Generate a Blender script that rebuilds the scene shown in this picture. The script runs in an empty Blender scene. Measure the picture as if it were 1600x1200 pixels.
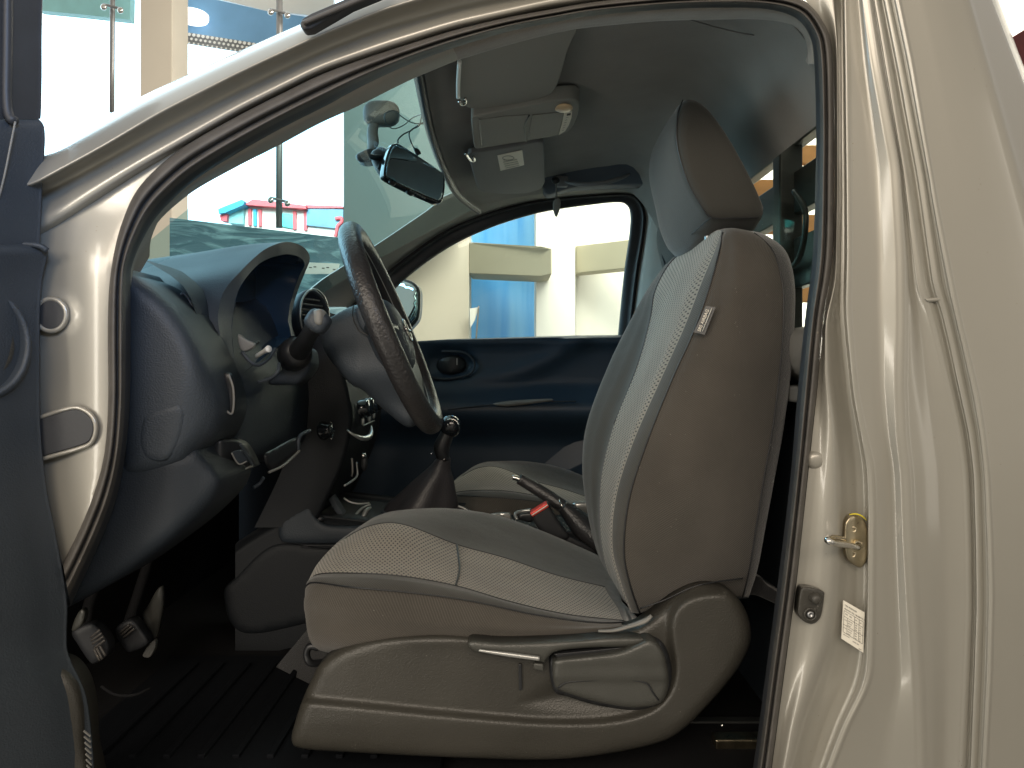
import bpy, bmesh, math, random
import numpy as np
from mathutils import Vector, Matrix
from mathutils.geometry import delaunay_2d_cdt
random.seed(7)
S = bpy.context.scene
F, CX, CY, H = 1130.0, 800.0, 570.0, 1.25
# ---------------------------------------------------------------- camera, world, light
cd = bpy.data.cameras.new('camera'); cam = bpy.data.objects.new('camera', cd); S.collection.objects.link(cam)
cam.location = (0, 0, H); cam.rotation_euler = (math.radians(90), 0, 0)
cd.sensor_width = 36; cd.lens = F/1600*36; cd.shift_y = (CY-600)/1600; cd.clip_start = .02; cd.clip_end = 500
S.camera = cam
W = bpy.data.worlds.new('World'); S.world = W; W.use_nodes = True
nt = W.node_tree; bg = nt.nodes['Background']
tc = nt.nodes.new('ShaderNodeTexCoord')
dt = nt.nodes.new('ShaderNodeVectorMath'); dt.operation = 'DOT_PRODUCT'
dv = Vector((-.62, .78, .06)).normalized(); dt.inputs[1].default_value = dv
nt.links.new(tc.outputs['Generated'], dt.inputs[0])
cr_ = nt.nodes.new('ShaderNodeValToRGB'); nt.links.new(dt.outputs['Value'], cr_.inputs[0])
e = cr_.color_ramp.elements
e[0].position = 0.0; e[0].color = (.34, .315, .275, 1)
e[1].position = .92; e[1].color = (2.0, 2.9, 3.4, 1)
m_ = e.new(.3); m_.color = (.54, .52, .48, 1)
m_ = e.new(.62); m_.color = (.95, 1.05, 1.08, 1)
nt.links.new(cr_.outputs[0], bg.inputs[0]); bg.inputs[1].default_value = 1.0
S.view_settings.view_transform = 'Standard'; S.view_settings.look = 'None'
S.view_settings.exposure = 0.42; S.view_settings.gamma = 1
S.cycles.use_denoising = True; S.cycles.max_bounces = 10; S.cycles.transparent_max_bounces = 12
S.cycles.sample_clamp_indirect = 6

def area(name, loc, tgt, sx, sy, power, col, spread=180):
    l = bpy.data.lights.new(name, 'AREA'); l.shape = 'RECTANGLE'; l.size = sx; l.size_y = sy; l.energy = power; l.color = col; l.spread = math.radians(spread)
    o = bpy.data.objects.new(name, l); S.collection.objects.link(o); o.location = loc
    o.rotation_euler = (Vector(tgt)-Vector(loc)).to_track_quat('-Z', 'Y').to_euler(); return o
area('hall_fill', (.7, -2.6, 3.3), (.35, 1.0, 1.1), 3.2, 1.0, 38, (1, .86, .71))
area('hall_fill', (-.9, -2.8, 3.0), (.1, 1.2, .9), 1.6, 1.0, 26, (1, .85, .68))
area('hall_fill', (-2.6, -3.2, 2.6), (-.3, 1, 1.2), 2, 1, 34, (1, .90, .76))
area('highlight_strip', (-1.35, -.45, 1.05), (.5, .95, 1.0), .16, 2.3, 8.5, (1, .92, .80))  # added strip light, draws highlight lines down the pillar ridges
area('highlight_strip', (3.6, -1.4, 1.6), (.5, .95, 1.2), .3, 2.6, 3.5, (1, .93, .82))  # second added strip, for the right-hand sides of the ridges
area('hall_fill', (1.5, 4.6, 5.2), (1.0, 8.0, 1.6), 4, 1.5, 330, (1, .93, .80))  # added overhead light, brightens the walls beyond the far window
area('window_fill', (-2.6, 1.5, 2.5), (.0, 1.55, 1.2), 1.6, 1.2, 36, (.42, .74, 1.0))
area('window_fill', (-2.8, 1.7, 1.15), (.1, 1.6, 1.8), 1.2, .8, 16, (.80, .92, 1.0))  # added low light, lifts the headliner like bounce off the floor ahead
area('hall_fill', (6.0, 4.0, 5.0), (5.5, 9.5, 2.4), 3, 2, 420, (1, .96, .84), 100)  # added light, brightens the pale wall behind the load bed
area('hall_fill', (3.4, 1.75, 3.0), (2.6, 2.27, 1.6), .8, .5, 30, (1, .95, .85), 70)  # added light close to the bed, brightens the stake boards
area('kiosk_fill', (-4.5, 9.5, 6.5), (-4.6, 14, 3.5), 3, 3, 900, (1, .98, .95))  # added light over the kiosk, in place of daylight
sl_ = bpy.data.lights.new('cool_spot', 'SPOT'); sl_.energy = 120; sl_.color = (.32, .56, 1.0); sl_.spot_size = math.radians(24); sl_.spot_blend = .9; sl_.shadow_soft_size = .25  # added spot, its blue on the open door stands in for lens haze
so_ = bpy.data.objects.new('cool_spot', sl_); S.collection.objects.link(so_); so_.location = (.7, -1.1, H+1.1)
so_.rotation_euler = (Vector((-.68, .93, H+.40))-so_.location).to_track_quat('-Z', 'Y').to_euler()

# ---------------------------------------------------------------- helpers
def P(x, y, Y): return Vector(((x-CX)/F*Y, Y, H-(y-CY)/F*Y))
def PX(x, y, X): return P(x, y, X*F/(x-CX))
def PS(x, y, z0, s=0.0):
    Y = z0/((CY-y)/F - s*(x-CX)/F); return P(x, y, Y)
def PA(l): return [P(*a) for a in l]

def cr(p0, p1, p2, p3, t):
    return .5*((2*p1)+(-p0+p2)*t+(2*p0-5*p1+4*p2-p3)*t*t+(-p0+3*p1-3*p2+p3)*t*t*t)
def crpath(pts, n, closed=False):
    """n points, arc-length even, through pts (tuples of any size)"""
    A = [np.array(p, float) for p in pts]; N = len(A); out = []
    rng = N if closed else N-1
    for i in range(rng):
        g = (lambda k: A[k % N]) if closed else (lambda k: A[min(max(k, 0), N-1)])
        for j in range(10): out.append(cr(g(i-1), g(i), g(i+1), g(i+2), j/10))
    out.append(A[0] if closed else A[-1])
    out = np.array(out); d = np.r_[0, np.cumsum(np.linalg.norm(np.diff(out, axis=0), axis=1))]
    s = np.linspace(0, d[-1], n+1 if closed else n)
    if closed: s = s[:-1]
    return np.stack([np.interp(s, d, out[:, k]) for k in range(out.shape[1])], 1)

WL = {}     # world place of every Empty; meshes are built in world space
def link(name, me, mats, parent=None, smooth=True, label=None):
    o = bpy.data.objects.new(name, me); S.collection.objects.link(o)
    for m in (mats if isinstance(mats, (list, tuple)) else [mats]): me.materials.append(m)
    if smooth:
        for p in me.polygons: p.use_smooth = True
    if parent is not None:
        o.parent = parent
        o.matrix_parent_inverse = Matrix.Translation(-WL.get(parent.name, Vector((0, 0, 0))))
    if label: o['label'] = label
    return o
def tag(o, label, cat, group=None, kind=None):
    if label: o['label'] = label
    if cat: o['category'] = cat
    if group: o['group'] = group
    if kind: o['kind'] = kind
    return o
def empty(name, loc, label=None, cat=None, group=None, parent=None):
    o = bpy.data.objects.new(name, None); S.collection.objects.link(o); o.location = loc; o.empty_display_size = .1
    if parent is not None:
        o.parent = parent
        o.location = Vector(loc)-WL.get(parent.name, Vector((0, 0, 0)))
    WL[o.name] = Vector(loc)
    return tag(o, label, cat, group)
def bevel(o, w, seg=3, ang=35):
    b = o.modifiers.new('b', 'BEVEL'); b.width = w; b.segments = seg; b.limit_method = 'ANGLE'; b.angle_limit = math.radians(ang)
    wn = o.modifiers.new('w', 'WEIGHTED_NORMAL'); wn.keep_sharp = True
    return o
def subs(o, n=2):
    b = o.modifiers.new('s', 'SUBSURF'); b.levels = n; b.render_levels = n; return o

def grid(name, G, mats, parent=None, cv=False, cu=False, matf=None, capu=False, label=None, smooth=True, uvs=1.0):
    """G[r][i] of vectors -> quad surface with metre UVs; cv closes across r, cu along i"""
    G = np.array([[list(p) for p in r] for r in G]); R, N = G.shape[:2]
    du = np.zeros((R, N)); du[:, 1:] = np.cumsum(np.linalg.norm(np.diff(G, axis=1), axis=2), axis=1)
    dv_ = np.zeros((R, N)); dv_[1:] = np.cumsum(np.linalg.norm(np.diff(G, axis=0), axis=2), axis=0)
    u = du.mean(0); v = dv_.mean(1)
    verts = G.reshape(-1, 3).tolist(); faces = []; uv = []; mi = []
    for r in range(R if cv else R-1):
        for i in range(N if cu else N-1):
            r2, i2 = (r+1) % R, (i+1) % N
            faces.append((r*N+i, r*N+i2, r2*N+i2, r2*N+i))
            uu = [(u[i], v[r]), (u[i+1] if i+1 < N else u[i]+.01, v[r]), (u[i+1] if i+1 < N else u[i]+.01, v[r+1] if r+1 < R else v[r]+.01), (u[i], v[r+1] if r+1 < R else v[r]+.01)]
            uv += uu; mi.append(matf(r, i) if matf else 0)
    if capu:
        for i, rev in ((0, False), (N-1, True)):
            c = G[:, i].mean(0); verts.append(c.tolist()); k = len(verts)-1
            for r in range(R if cv else R-1):
                r2 = (r+1) % R; f = (k, r*N+i, r2*N+i)
                faces.append(f[::-1] if rev else f); uv += [(0, 0)]*3; mi.append(matf(min(r, R-1), min(i, N-2)) if matf else 0)
    me = bpy.data.meshes.new(name); me.from_pydata(verts, [], faces)
    L = me.uv_layers.new(name='UVMap'); L.data.foreach_set('uv', np.array(uv, float).ravel())
    me.polygons.foreach_set('material_index', mi); me.update()
    return link(name, me, mats, parent, smooth, label)
def surf(name, rails, mats, parent=None, su=4, sv=4, cv=False, spans=None, capu=False, label=None):
    """bicubic surface through rails (same count each); spans = material index per rail gap"""
    A = np.array([[list(p) for p in r] for r in rails]); R, N = A.shape[:2]
    B = []
    for i in range(N-1):
        for j in range(su): B.append(cr(A[:, max(i-1, 0)], A[:, i], A[:, i+1], A[:, min(i+2, N-1)], j/su))
    B.append(A[:, -1]); B = np.stack(B, 1)
    C = []; nr = R if cv else R-1
    for r in range(nr):
        g = (lambda k: B[k % R]) if cv else (lambda k: B[min(max(k, 0), R-1)])
        for j in range(sv): C.append(cr(g(r-1), g(r), g(r+1), g(r+2), j/sv))
    if not cv: C.append(B[-1])
    mf = (lambda r, i: spans[min(r//sv, len(spans)-1)]) if spans else None
    return grid(name, C, mats, parent, cv=cv, matf=mf, capu=capu, label=label)

def relief(name, outline, Yf, mats, parent=None, step=9, back=.02, rr=14, rd=.008, smoothline=True, label=None, depth_only=False):
    """solid whose front follows a depth function over an outline (picture coordinates at metre depths)"""
    ol = np.array(outline, float)
    per = np.linalg.norm(ol-np.roll(ol, 1, 0), axis=1).sum(); n = max(12, int(per/step*1.3))
    if smoothline: b = crpath(outline, n, True)
    else:
        b = []
        for i in range(len(ol)):
            p, q = ol[i], ol[(i+1) % len(ol)]; k = max(1, int(np.linalg.norm(q-p)/step*1.3))
            for j in range(k): b.append(p+(q-p)*j/k)
        b = np.array(b)
    nb = len(b); x0, y0 = b.min(0); x1, y1 = b.max(0)
    gx, gy = np.meshgrid(np.arange(x0, x1, step), np.arange(y0, y1, step)); g = np.stack([gx.ravel(), gy.ravel()], 1)
    g[:, 0] += (np.round((g[:, 1]-y0)/step) % 2)*step*.5
    q = np.roll(b, -1, 0)
    def dist(p):
        d = np.full(len(p), 1e9); ins = np.zeros(len(p), bool)
        for s, t in zip(b, q):
            v = t-s; w = p-s; L = max(v@v, 1e-9); k = np.clip((w@v)/L, 0, 1)
            d = np.minimum(d, np.linalg.norm(w-k[:, None]*v, axis=1))
            c = ((s[1] > p[:, 1]) != (t[1] > p[:, 1])) & (p[:, 0] < (t[0]-s[0])*(p[:, 1]-s[1])/((t[1]-s[1]) if abs(t[1]-s[1]) > 1e-9 else 1e-9)+s[0])
            ins ^= c
        return d, ins
    d, ins = dist(g); k = ins & (d > step*.45); g = g[k]; d = d[k]
    # extra ring close to the edge for the rounding
    nrm = np.roll(b, -1, 0)-np.roll(b, 1, 0); nrm = np.stack([-nrm[:, 1], nrm[:, 0]], 1); nrm /= np.maximum(np.linalg.norm(nrm, axis=1), 1e-9)[:, None]
    ring = []
    if rr > step*.6:
        for off in (rr*.12, rr*.35):
            for sg in (1, -1):
                c = b+nrm*off*sg; dd, ii = dist(c); ok = ii & (dd > off*.85); ring.append(np.c_[c[ok], dd[ok]])
        ring = np.concatenate(ring)
        if len(ring):
            keep = d > rr*.35+step*.35; g = np.concatenate([g[keep], ring[:, :2]]); d = np.concatenate([d[keep], ring[:, 2]])
    allp = np.concatenate([b, g]); dd = np.concatenate([np.zeros(nb), d])
    pts = [Vector(p) for p in allp]
    res = delaunay_2d_cdt(pts, [(i, (i+1) % nb) for i in range(nb)], [list(range(nb))], 1, 1e-5)
    vs = np.array([list(v) for v in res[0]]); orig = res[3]
    dmap = np.array([dd[o[0]] if o else 0 for o in orig])
    t = np.clip(dmap/max(rr, 1e-6), 0, 1); Yv = Yf(vs[:, 0], vs[:, 1]) + rd*(1-np.sqrt(np.clip(1-(1-t)**2, 0, 1)))
    verts = [P(vs[i, 0], vs[i, 1], Yv[i]) for i in range(len(vs))]
    faces = [tuple(f) for f in res[2]]
    bi = [None]*nb
    for vi, o in enumerate(orig):
        for k_ in o:
            if k_ < nb and bi[k_] is None: bi[k_] = vi
    bi = [x for x in bi if x is not None]
    base = len(verts)
    if back:
        for i in bi: verts.append(verts[i]+Vector((0, back, 0)))
        m = len(bi)
        for i in range(m): faces.append((bi[i], bi[(i+1) % m], base+(i+1) % m, base+i))
        faces.append(tuple(base+i for i in range(m)))
    me = bpy.data.meshes.new(name); me.from_pydata([tuple(v) for v in verts], [], faces)
    bm = bmesh.new(); bm.from_mesh(me); bmesh.ops.recalc_face_normals(bm, faces=bm.faces[:]); bm.to_mesh(me); bm.free()
    o = link(name, me, mats, parent, True, label)
    if back:
        me.polygons[len(me.polygons)-1].use_smooth = False
    return o
def crease(x, y, path, w):
    """signed-less gaussian around a polyline"""
    pts = crpath(path, 60); d = np.full(x.shape, 1e9)
    for s, t in zip(pts[:-1], pts[1:]):
        v = t-s; L = max(v@v, 1e-9); wx, wy = x-s[0], y-s[1]; k = np.clip((wx*v[0]+wy*v[1])/L, 0, 1)
        d = np.minimum(d, np.hypot(wx-k*v[0], wy-k*v[1]))
    return np.exp(-(d/w)**2)
def inside(x, y, poly):
    b = np.array(poly, float); q = np.roll(b, -1, 0); r = np.zeros(x.shape, bool)
    for s, t in zip(b, q):
        r ^= ((s[1] > y) != (t[1] > y)) & (x < (t[0]-s[0])*(y-s[1])/((t[1]-s[1]) if abs(t[1]-s[1]) > 1e-9 else 1e-9)+s[0])
    return r
def sdist(x, y, poly):
    b = np.array(poly, float); q = np.roll(b, -1, 0); d = np.full(x.shape, 1e9)
    for s, t in zip(b, q):
        v = t-s; L = max(v@v, 1e-9); wx, wy = x-s[0], y-s[1]; k = np.clip((wx*v[0]+wy*v[1])/L, 0, 1)
        d = np.minimum(d, np.hypot(wx-k*v[0], wy-k*v[1]))
    return np.where(inside(x, y, poly), d, -d)
def sstep(a, b, v): t = np.clip((v-a)/(b-a), 0, 1); return t*t*(3-2*t)

def prism(name, pts, off, mats, parent=None, bev=0, seg=3, label=None, smooth=True):
    """closed polygon of 3D points extruded by vector off"""
    n = len(pts); off = Vector(off); v = [tuple(p) for p in pts]+[tuple(Vector(p)+off) for p in pts]
    f = [tuple(range(n))[::-1], tuple(range(n, 2*n))]+[(i, (i+1) % n, n+(i+1) % n, n+i) for i in range(n)]
    me = bpy.data.meshes.new(name); me.from_pydata(v, [], f)
    bm = bmesh.new(); bm.from_mesh(me); bmesh.ops.recalc_face_normals(bm, faces=bm.faces[:]); bm.to_mesh(me); bm.free()
    o = link(name, me, mats, parent, bool(bev) and smooth, label)
    if bev: bevel(o, bev, seg)
    return o
def boxm(bm, c, s, rot=None):
    r = bmesh.ops.create_cube(bm, size=1); M = Matrix.Translation(Vector(c)) @ (rot.to_4x4() if rot else Matrix.Identity(4)) @ Matrix.Diagonal((*s, 1))
    bmesh.ops.transform(bm, matrix=M, verts=r['verts']); return r['verts']
def bmo(name, bm, mats, parent=None, smooth=False, label=None):
    me = bpy.data.meshes.new(name); bm.to_mesh(me); bm.free(); return link(name, me, mats, parent, smooth, label)
def box(name, c, s, mats, parent=None, rot=None, bev=0, label=None):
    bm = bmesh.new(); boxm(bm, c, s, rot); o = bmo(name, bm, mats, parent, bool(bev), label)
    if bev: bevel(o, bev)
    return o
def tubegeo(bm, pts, r, res=10, n=None, closed=False, flat=1.0):
    rs = r if isinstance(r, (list, tuple)) else [r]*len(pts)
    A = crpath([(*p, q) for p, q in zip(pts, rs)], n or max(8, len(pts)*6), closed)
    N = len(A); rings = []
    T = Vector(A[1][:3])-Vector(A[0][:3]); up = Vector((0, 0, 1)) if abs(T.normalized().z) < .9 else Vector((0, 1, 0)); nr = T.cross(up).normalized()
    for i in range(N):
        a = Vector(A[i-1 if (i > 0 or closed) else 0][:3]); b = Vector(A[(i+1) % N if (i < N-1 or closed) else i][:3]); T = (b-a).normalized()
        nr = (nr-T*nr.dot(T)).normalized(); bn = T.cross(nr); c = Vector(A[i][:3]); q = A[i][3]
        rings.append([bm.verts.new(c+nr*math.cos(2*math.pi*k/res)*q+bn*math.sin(2*math.pi*k/res)*q*flat) for k in range(res)])
    for i in range(N if closed else N-1):
        a, b = rings[i], rings[(i+1) % N]
        for k in range(res): bm.faces.new((a[k], a[(k+1) % res], b[(k+1) % res], b[k]))
    if not closed: bm.faces.new(rings[0][::-1]); bm.faces.new(rings[-1])
def tube(name, pts, r, mats, parent=None, res=10, n=None, closed=False, flat=1.0, label=None):
    bm = bmesh.new(); tubegeo(bm, pts, r, res, n, closed, flat); return bmo(name, bm, mats, parent, True, label)
def lathe(name, prof, org, axis, mats, parent=None, res=32, sx=1.0, up=None, label=None):
    """prof [(r,h)] around axis at org; sx squashes one side axis"""
    ax = Vector(axis).normalized(); u = Vector(up) if up else (Vector((0, 0, 1)) if abs(ax.z) < .9 else Vector((0, 1, 0)))
    u = (u-ax*u.dot(ax)).normalized(); w = ax.cross(u); org = Vector(org)
    G = [[org+ax*h+(w*math.cos(2*math.pi*k/res)*sx+u*math.sin(2*math.pi*k/res))*r for k in range(res)] for r, h in prof]
    return grid(name, G, mats, parent, cu=True, label=label)
def blob(name, c, s, mats, parent=None, rot=None, p=2.0, seg=24, label=None):
    bm = bmesh.new(); r = bmesh.ops.create_uvsphere(bm, u_segments=seg, v_segments=seg//2, radius=1)
    for v in bm.verts:
        k = (abs(v.co.x)**p+abs(v.co.y)**p+abs(v.co.z)**p)**(1/p); v.co /= k
    M = Matrix.Translation(Vector(c)) @ (rot.to_4x4() if rot else Matrix.Identity(4)) @ Matrix.Diagonal((*s, 1))
    bmesh.ops.transform(bm, matrix=M, verts=bm.verts); return bmo(name, bm, mats, parent, True, label)
def text(name, s, org, right, up, size, mat, parent=None, align='LEFT', extrude=.0):
    c = bpy.data.curves.new(name, 'FONT'); c.body = s; c.size = 1; c.align_x = align; c.extrude = .0; c.offset = .006
    t = bpy.data.objects.new('t', c); S.collection.objects.link(t); dg = bpy.context.evaluated_depsgraph_get()
    me = bpy.data.meshes.new_from_object(t.evaluated_get(dg)); bpy.data.objects.remove(t)
    r = Vector(right); u = Vector(up)
    for v in me.vertices: co = v.co.copy(); v.co = Vector(org)+r*co.x*size+u*co.y*size
    me.name = name
    return link(name, me, mat, parent, False)

# ---------------------------------------------------------------- materials
def lin(c): return tuple(((v/255+.055)/1.055)**2.4 if v > 10 else v/255/12.92 for v in c)
def mat(name, col, rough=.5, metal=0, coat=0, coatr=.1, bump=0, bs=400, spec=.5, var=0, vs=6, sheen=0, emit=None, es=0):
    m = bpy.data.materials.new(name); m.use_nodes = True; t = m.node_tree; b = t.nodes['Principled BSDF']
    b.inputs['Base Color'].default_value = (*col, 1); b.inputs['Roughness'].default_value = rough; b.inputs['Metallic'].default_value = metal
    b.inputs['Coat Weight'].default_value = coat; b.inputs['Coat Roughness'].default_value = coatr; b.inputs['Specular IOR Level'].default_value = spec
    b.inputs['Sheen Weight'].default_value = sheen
    if emit: b.inputs['Emission Color'].default_value = (*emit, 1); b.inputs['Emission Strength'].default_value = es
    tc = t.nodes.new('ShaderNodeTexCoord')
    if bump:
        n = t.nodes.new('ShaderNodeTexNoise'); n.inputs['Scale'].default_value = bs; n.inputs['Detail'].default_value = 2; t.links.new(tc.outputs['Object'], n.inputs['Vector'])
        bp = t.nodes.new('ShaderNodeBump'); bp.inputs['Strength'].default_value = bump; bp.inputs['Distance'].default_value = (.0016 if name in ('leather', 'boot_vinyl') else .001) if bs > 20 else .12
        t.links.new(n.outputs[0], bp.inputs['Height']); t.links.new(bp.outputs[0], b.inputs['Normal'])
    if var:
        n = t.nodes.new('ShaderNodeTexNoise'); n.inputs['Scale'].default_value = vs; n.inputs['Detail'].default_value = 5; t.links.new(tc.outputs['Object'], n.inputs['Vector'])
        r = t.nodes.new('ShaderNodeMapRange'); r.inputs[1].default_value = .3; r.inputs[2].default_value = .7; r.inputs[3].default_value = 1-var; r.inputs[4].default_value = 1+var
        t.links.new(n.outputs[0], r.inputs[0]); mx = t.nodes.new('ShaderNodeVectorMath'); mx.operation = 'SCALE'; mx.inputs[0].default_value = col
        t.links.new(r.outputs[0], mx.inputs['Scale']); t.links.new(mx.outputs[0], b.inputs['Base Color'])
        r2 = t.nodes.new('ShaderNodeMapRange'); r2.inputs[3].default_value = max(0, rough-.08); r2.inputs[4].default_value = min(1, rough+.1)
        t.links.new(n.outputs[0], r2.inputs[0]); t.links.new(r2.outputs[0], b.inputs['Roughness'])
    return m
def weave(name, c1, c2, kind, scale, rough=.85, bump=.4):
    """fabric from metre UVs: 'hex' = open spacer mesh with dark holes, 'twill' = diagonal rib"""
    m = bpy.data.materials.new(name); m.use_nodes = True; t = m.node_tree; b = t.nodes['Principled BSDF']; N = t.nodes.new; L = t.links.new
    b.inputs['Roughness'].default_value = rough; b.inputs['Sheen Weight'].default_value = .25; b.inputs['Specular IOR Level'].default_value = .25
    uv = N('ShaderNodeTexCoord'); sp = N('ShaderNodeSeparateXYZ'); L(uv.outputs['UV'], sp.inputs[0])
    def M(op, a, bb=None, c=None):
        n = N('ShaderNodeMath'); n.operation = op
        for i, v in enumerate((a, bb, c)):
            if v is None: continue
            if isinstance(v, (int, float)): n.inputs[i].default_value = v
            else: L(v, n.inputs[i])
        return n.outputs[0]
    x = M('MULTIPLY', sp.outputs[0], scale*2*math.pi); y = M('MULTIPLY', sp.outputs[1], scale*2*math.pi)
    if kind == 'hex':
        h = M('MULTIPLY', M('COSINE', x), M('COSINE', M('MULTIPLY', y, .45)))
        hole = N('ShaderNodeMapRange'); hole.interpolation_type = 'SMOOTHSTEP'; hole.inputs[1].default_value = .05; hole.inputs[2].default_value = .75; L(h, hole.inputs[0]); fac = hole.outputs[0]
    else:
        h = M('SINE', M('ADD', x, y)); hole = N('ShaderNodeMapRange'); hole.inputs[1].default_value = -1; hole.inputs[2].default_value = 1; L(h, hole.inputs[0]); fac = hole.outputs[0]
    nz = N('ShaderNodeTexNoise'); nz.inputs['Scale'].default_value = 9; nz.inputs['Detail'].default_value = 4; L(uv.outputs['Object'], nz.inputs['Vector'])
    mx = N('ShaderNodeMix'); mx.data_type = 'RGBA'; mx.inputs[6].default_value = (*c1, 1); mx.inputs[7].default_value = (*c2, 1); L(fac, mx.inputs[0])
    rg = N('ShaderNodeMapRange'); rg.inputs[1].default_value = .3; rg.inputs[2].default_value = .7; rg.inputs[3].default_value = .86; rg.inputs[4].default_value = 1.14; L(nz.outputs[0], rg.inputs[0])
    sc = N('ShaderNodeVectorMath'); sc.operation = 'SCALE'; L(mx.outputs[2], sc.inputs[0]); L(rg.outputs[0], sc.inputs['Scale']); L(sc.outputs[0], b.inputs['Base Color'])
    bp = N('ShaderNodeBump'); bp.inputs['Strength'].default_value = bump; bp.inputs['Distance'].default_value = .0012; bp.invert = (kind == 'hex'); L(fac, bp.inputs['Height'])
    n2 = N('ShaderNodeTexNoise'); n2.inputs['Scale'].default_value = 14; n2.inputs['Detail'].default_value = 3; L(uv.outputs['Object'], n2.inputs['Vector'])
    b2 = N('ShaderNodeBump'); b2.inputs['Strength'].default_value = .45; b2.inputs['Distance'].default_value = .006; L(n2.outputs[0], b2.inputs['Height']); L(bp.outputs[0], b2.inputs['Normal'])
    L(b2.outputs[0], b.inputs['Normal']); return m
M_ = dict(
    paint=mat('silver_paint', (.335, .319, .276), .36, .35, 1.0, .12, bump=.02, bs=900, var=.03, vs=3),
    rubber=mat('rubber_grey', (.085, .078, .07), .55, bump=.25, bs=160, var=.2, vs=30),
    rubberd=mat('rubber_dark', (.03, .032, .036), .5, bump=.15, bs=200, var=.15, vs=20),
    doorp=mat('door_plastic', (.024, .043, .068), .42, bump=.3, bs=900, var=.06),  # navy tint is the blue haze over the far door, put into the colour
    plastic3=mat('console_black', (.006, .008, .011), .6, bump=.5, bs=420),
    plastic2=mat('lower_plastic', (.012, .018, .026), .6, bump=.6, bs=420, var=.08),  # darker copy of the dash plastic, lower dash shade put into the colour
    plastic=mat('dash_plastic', (.034, .043, .054), .5, bump=.7, bs=420, var=.06),  # bluish cast of the window light and haze put into the colour
    plasticl=mat('trim_plastic_grey', (.20, .195, .18), .55, bump=.3, bs=900, var=.06),
    shield=mat('shield_plastic', (.044, .041, .034), .36, bump=.7, bs=480, var=.12, vs=9),
    lever=mat('lever_plastic', (.062, .062, .055), .33, bump=.5, bs=520, var=.08, vs=20),
    black=mat('black_plastic', (.018, .019, .021), .35, bump=.1, bs=700),
    gloss=mat('gloss_black', (.012, .014, .017), .08, coat=.5),
    dark=mat('dark_carpet', (.014, .014, .015), .95, bump=.8, bs=300, spec=.1),
    matte=mat('mat_rubber', (.005, .006, .008), .8, spec=.15, bump=.3, bs=100),
    liner=mat('headliner_fabric', (.225, .22, .205), .95, bump=.5, bs=500, sheen=.3, var=.07, vs=14, spec=.1),
    lip=mat('headliner_edge', (.27, .25, .22), .95, bump=.6, bs=300, sheen=.3, var=.1, vs=30, spec=.1),
    visor=mat('visor_vinyl', (.32, .32, .295), .7, bump=.3, bs=700),
    visor2=mat('visor_vinyl_dark', (.22, .22, .225), .7, bump=.3, bs=700),
    chrome=mat('chrome', (.72, .70, .66), .16, 1),
    zinc=mat('zinc_steel', (.50, .43, .30), .3, 1, bump=.2, bs=200, var=.2, vs=60),
    steel=mat('steel', (.4, .4, .4), .35, 1),
    pillarm=mat('pillar_plastic', (.34, .325, .29), .55, bump=.3, bs=900, var=.05),
    lensm=mat('cluster_dark', (.022, .045, .075), .22, coat=.6),  # blue of the haze over the cluster put into the colour
    railm=mat('rail_trim', (.085, .10, .125), .7, bump=.3, bs=600),
    silver=mat('silver_plastic', (.50, .50, .48), .28, .7),
    leather=mat('leather', (.026, .025, .026), .34, bump=.8, bs=210, var=.1, vs=40),
    boot=mat('boot_vinyl', (.04, .038, .042), .4, bump=.6, bs=260),
    white=mat('white_label', (.80, .76, .66), .5), ink=mat('ink', (.02, .02, .02), .6),
    whitep=mat('white_plastic', (.8, .8, .76), .4),
    red=mat('red_plastic', (.75, .06, .04), .35), yellow=mat('yellow_mark', (.75, .62, .03), .5),
    amber=mat('lamp_lens', (.75, .55, .33), .3), dgrey=mat('dark_velour', (.03, .03, .032), .95, bump=1.0, bs=500, sheen=.5),
    wall=mat('cream_plaster', (.62, .56, .47), .8, var=.04, vs=1.2, bump=.1, bs=60),
    wallw=mat('white_plaster', (.85, .83, .78), .8, var=.02, vs=1.2), beam=mat('beam_plaster', (.44, .41, .31), .8, var=.05, vs=2, bump=.1, bs=60),
    blue=mat('blue_sheet', (.13, .46, .85), .25, var=.2, vs=1.6), canopy=mat('canopy_blue', (.18, .38, .62), .5, var=.08, vs=3),
    greymet=mat('grey_metal', (.28, .28, .28), .4, .6), wood=mat('orange_wood', (.62, .30, .11), .6, var=.25, vs=9, bump=.3, bs=60),
    rack=mat('rack_steel', (.040, .042, .041), .35, .2, var=.3, vs=14), sheet=mat('plastic_sheet', (.055, .115, .14), .25, bump=.5, bs=7, var=.35, vs=5),
    pink=mat('roof_red', (.72, .12, .14), .6), skyb=mat('painted_blue', (.05, .40, .62), .6), floor=mat('floor_tile', (.16, .15, .135), .4, var=.08, vs=1),
    maroon=mat('maroon', (.09, .015, .015), .4),
    hexm=weave('seat_mesh', (.28, .245, .20), (.032, .028, .024), 'hex', 140, bump=.7),
    cloth=weave('seat_cloth', (.052, .046, .039), (.078, .070, .059), 'twill', 250, bump=.5),
    clothg=weave('seat_bolster', (.052, .051, .046), (.066, .064, .058), 'twill', 300, bump=.3),
)
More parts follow.
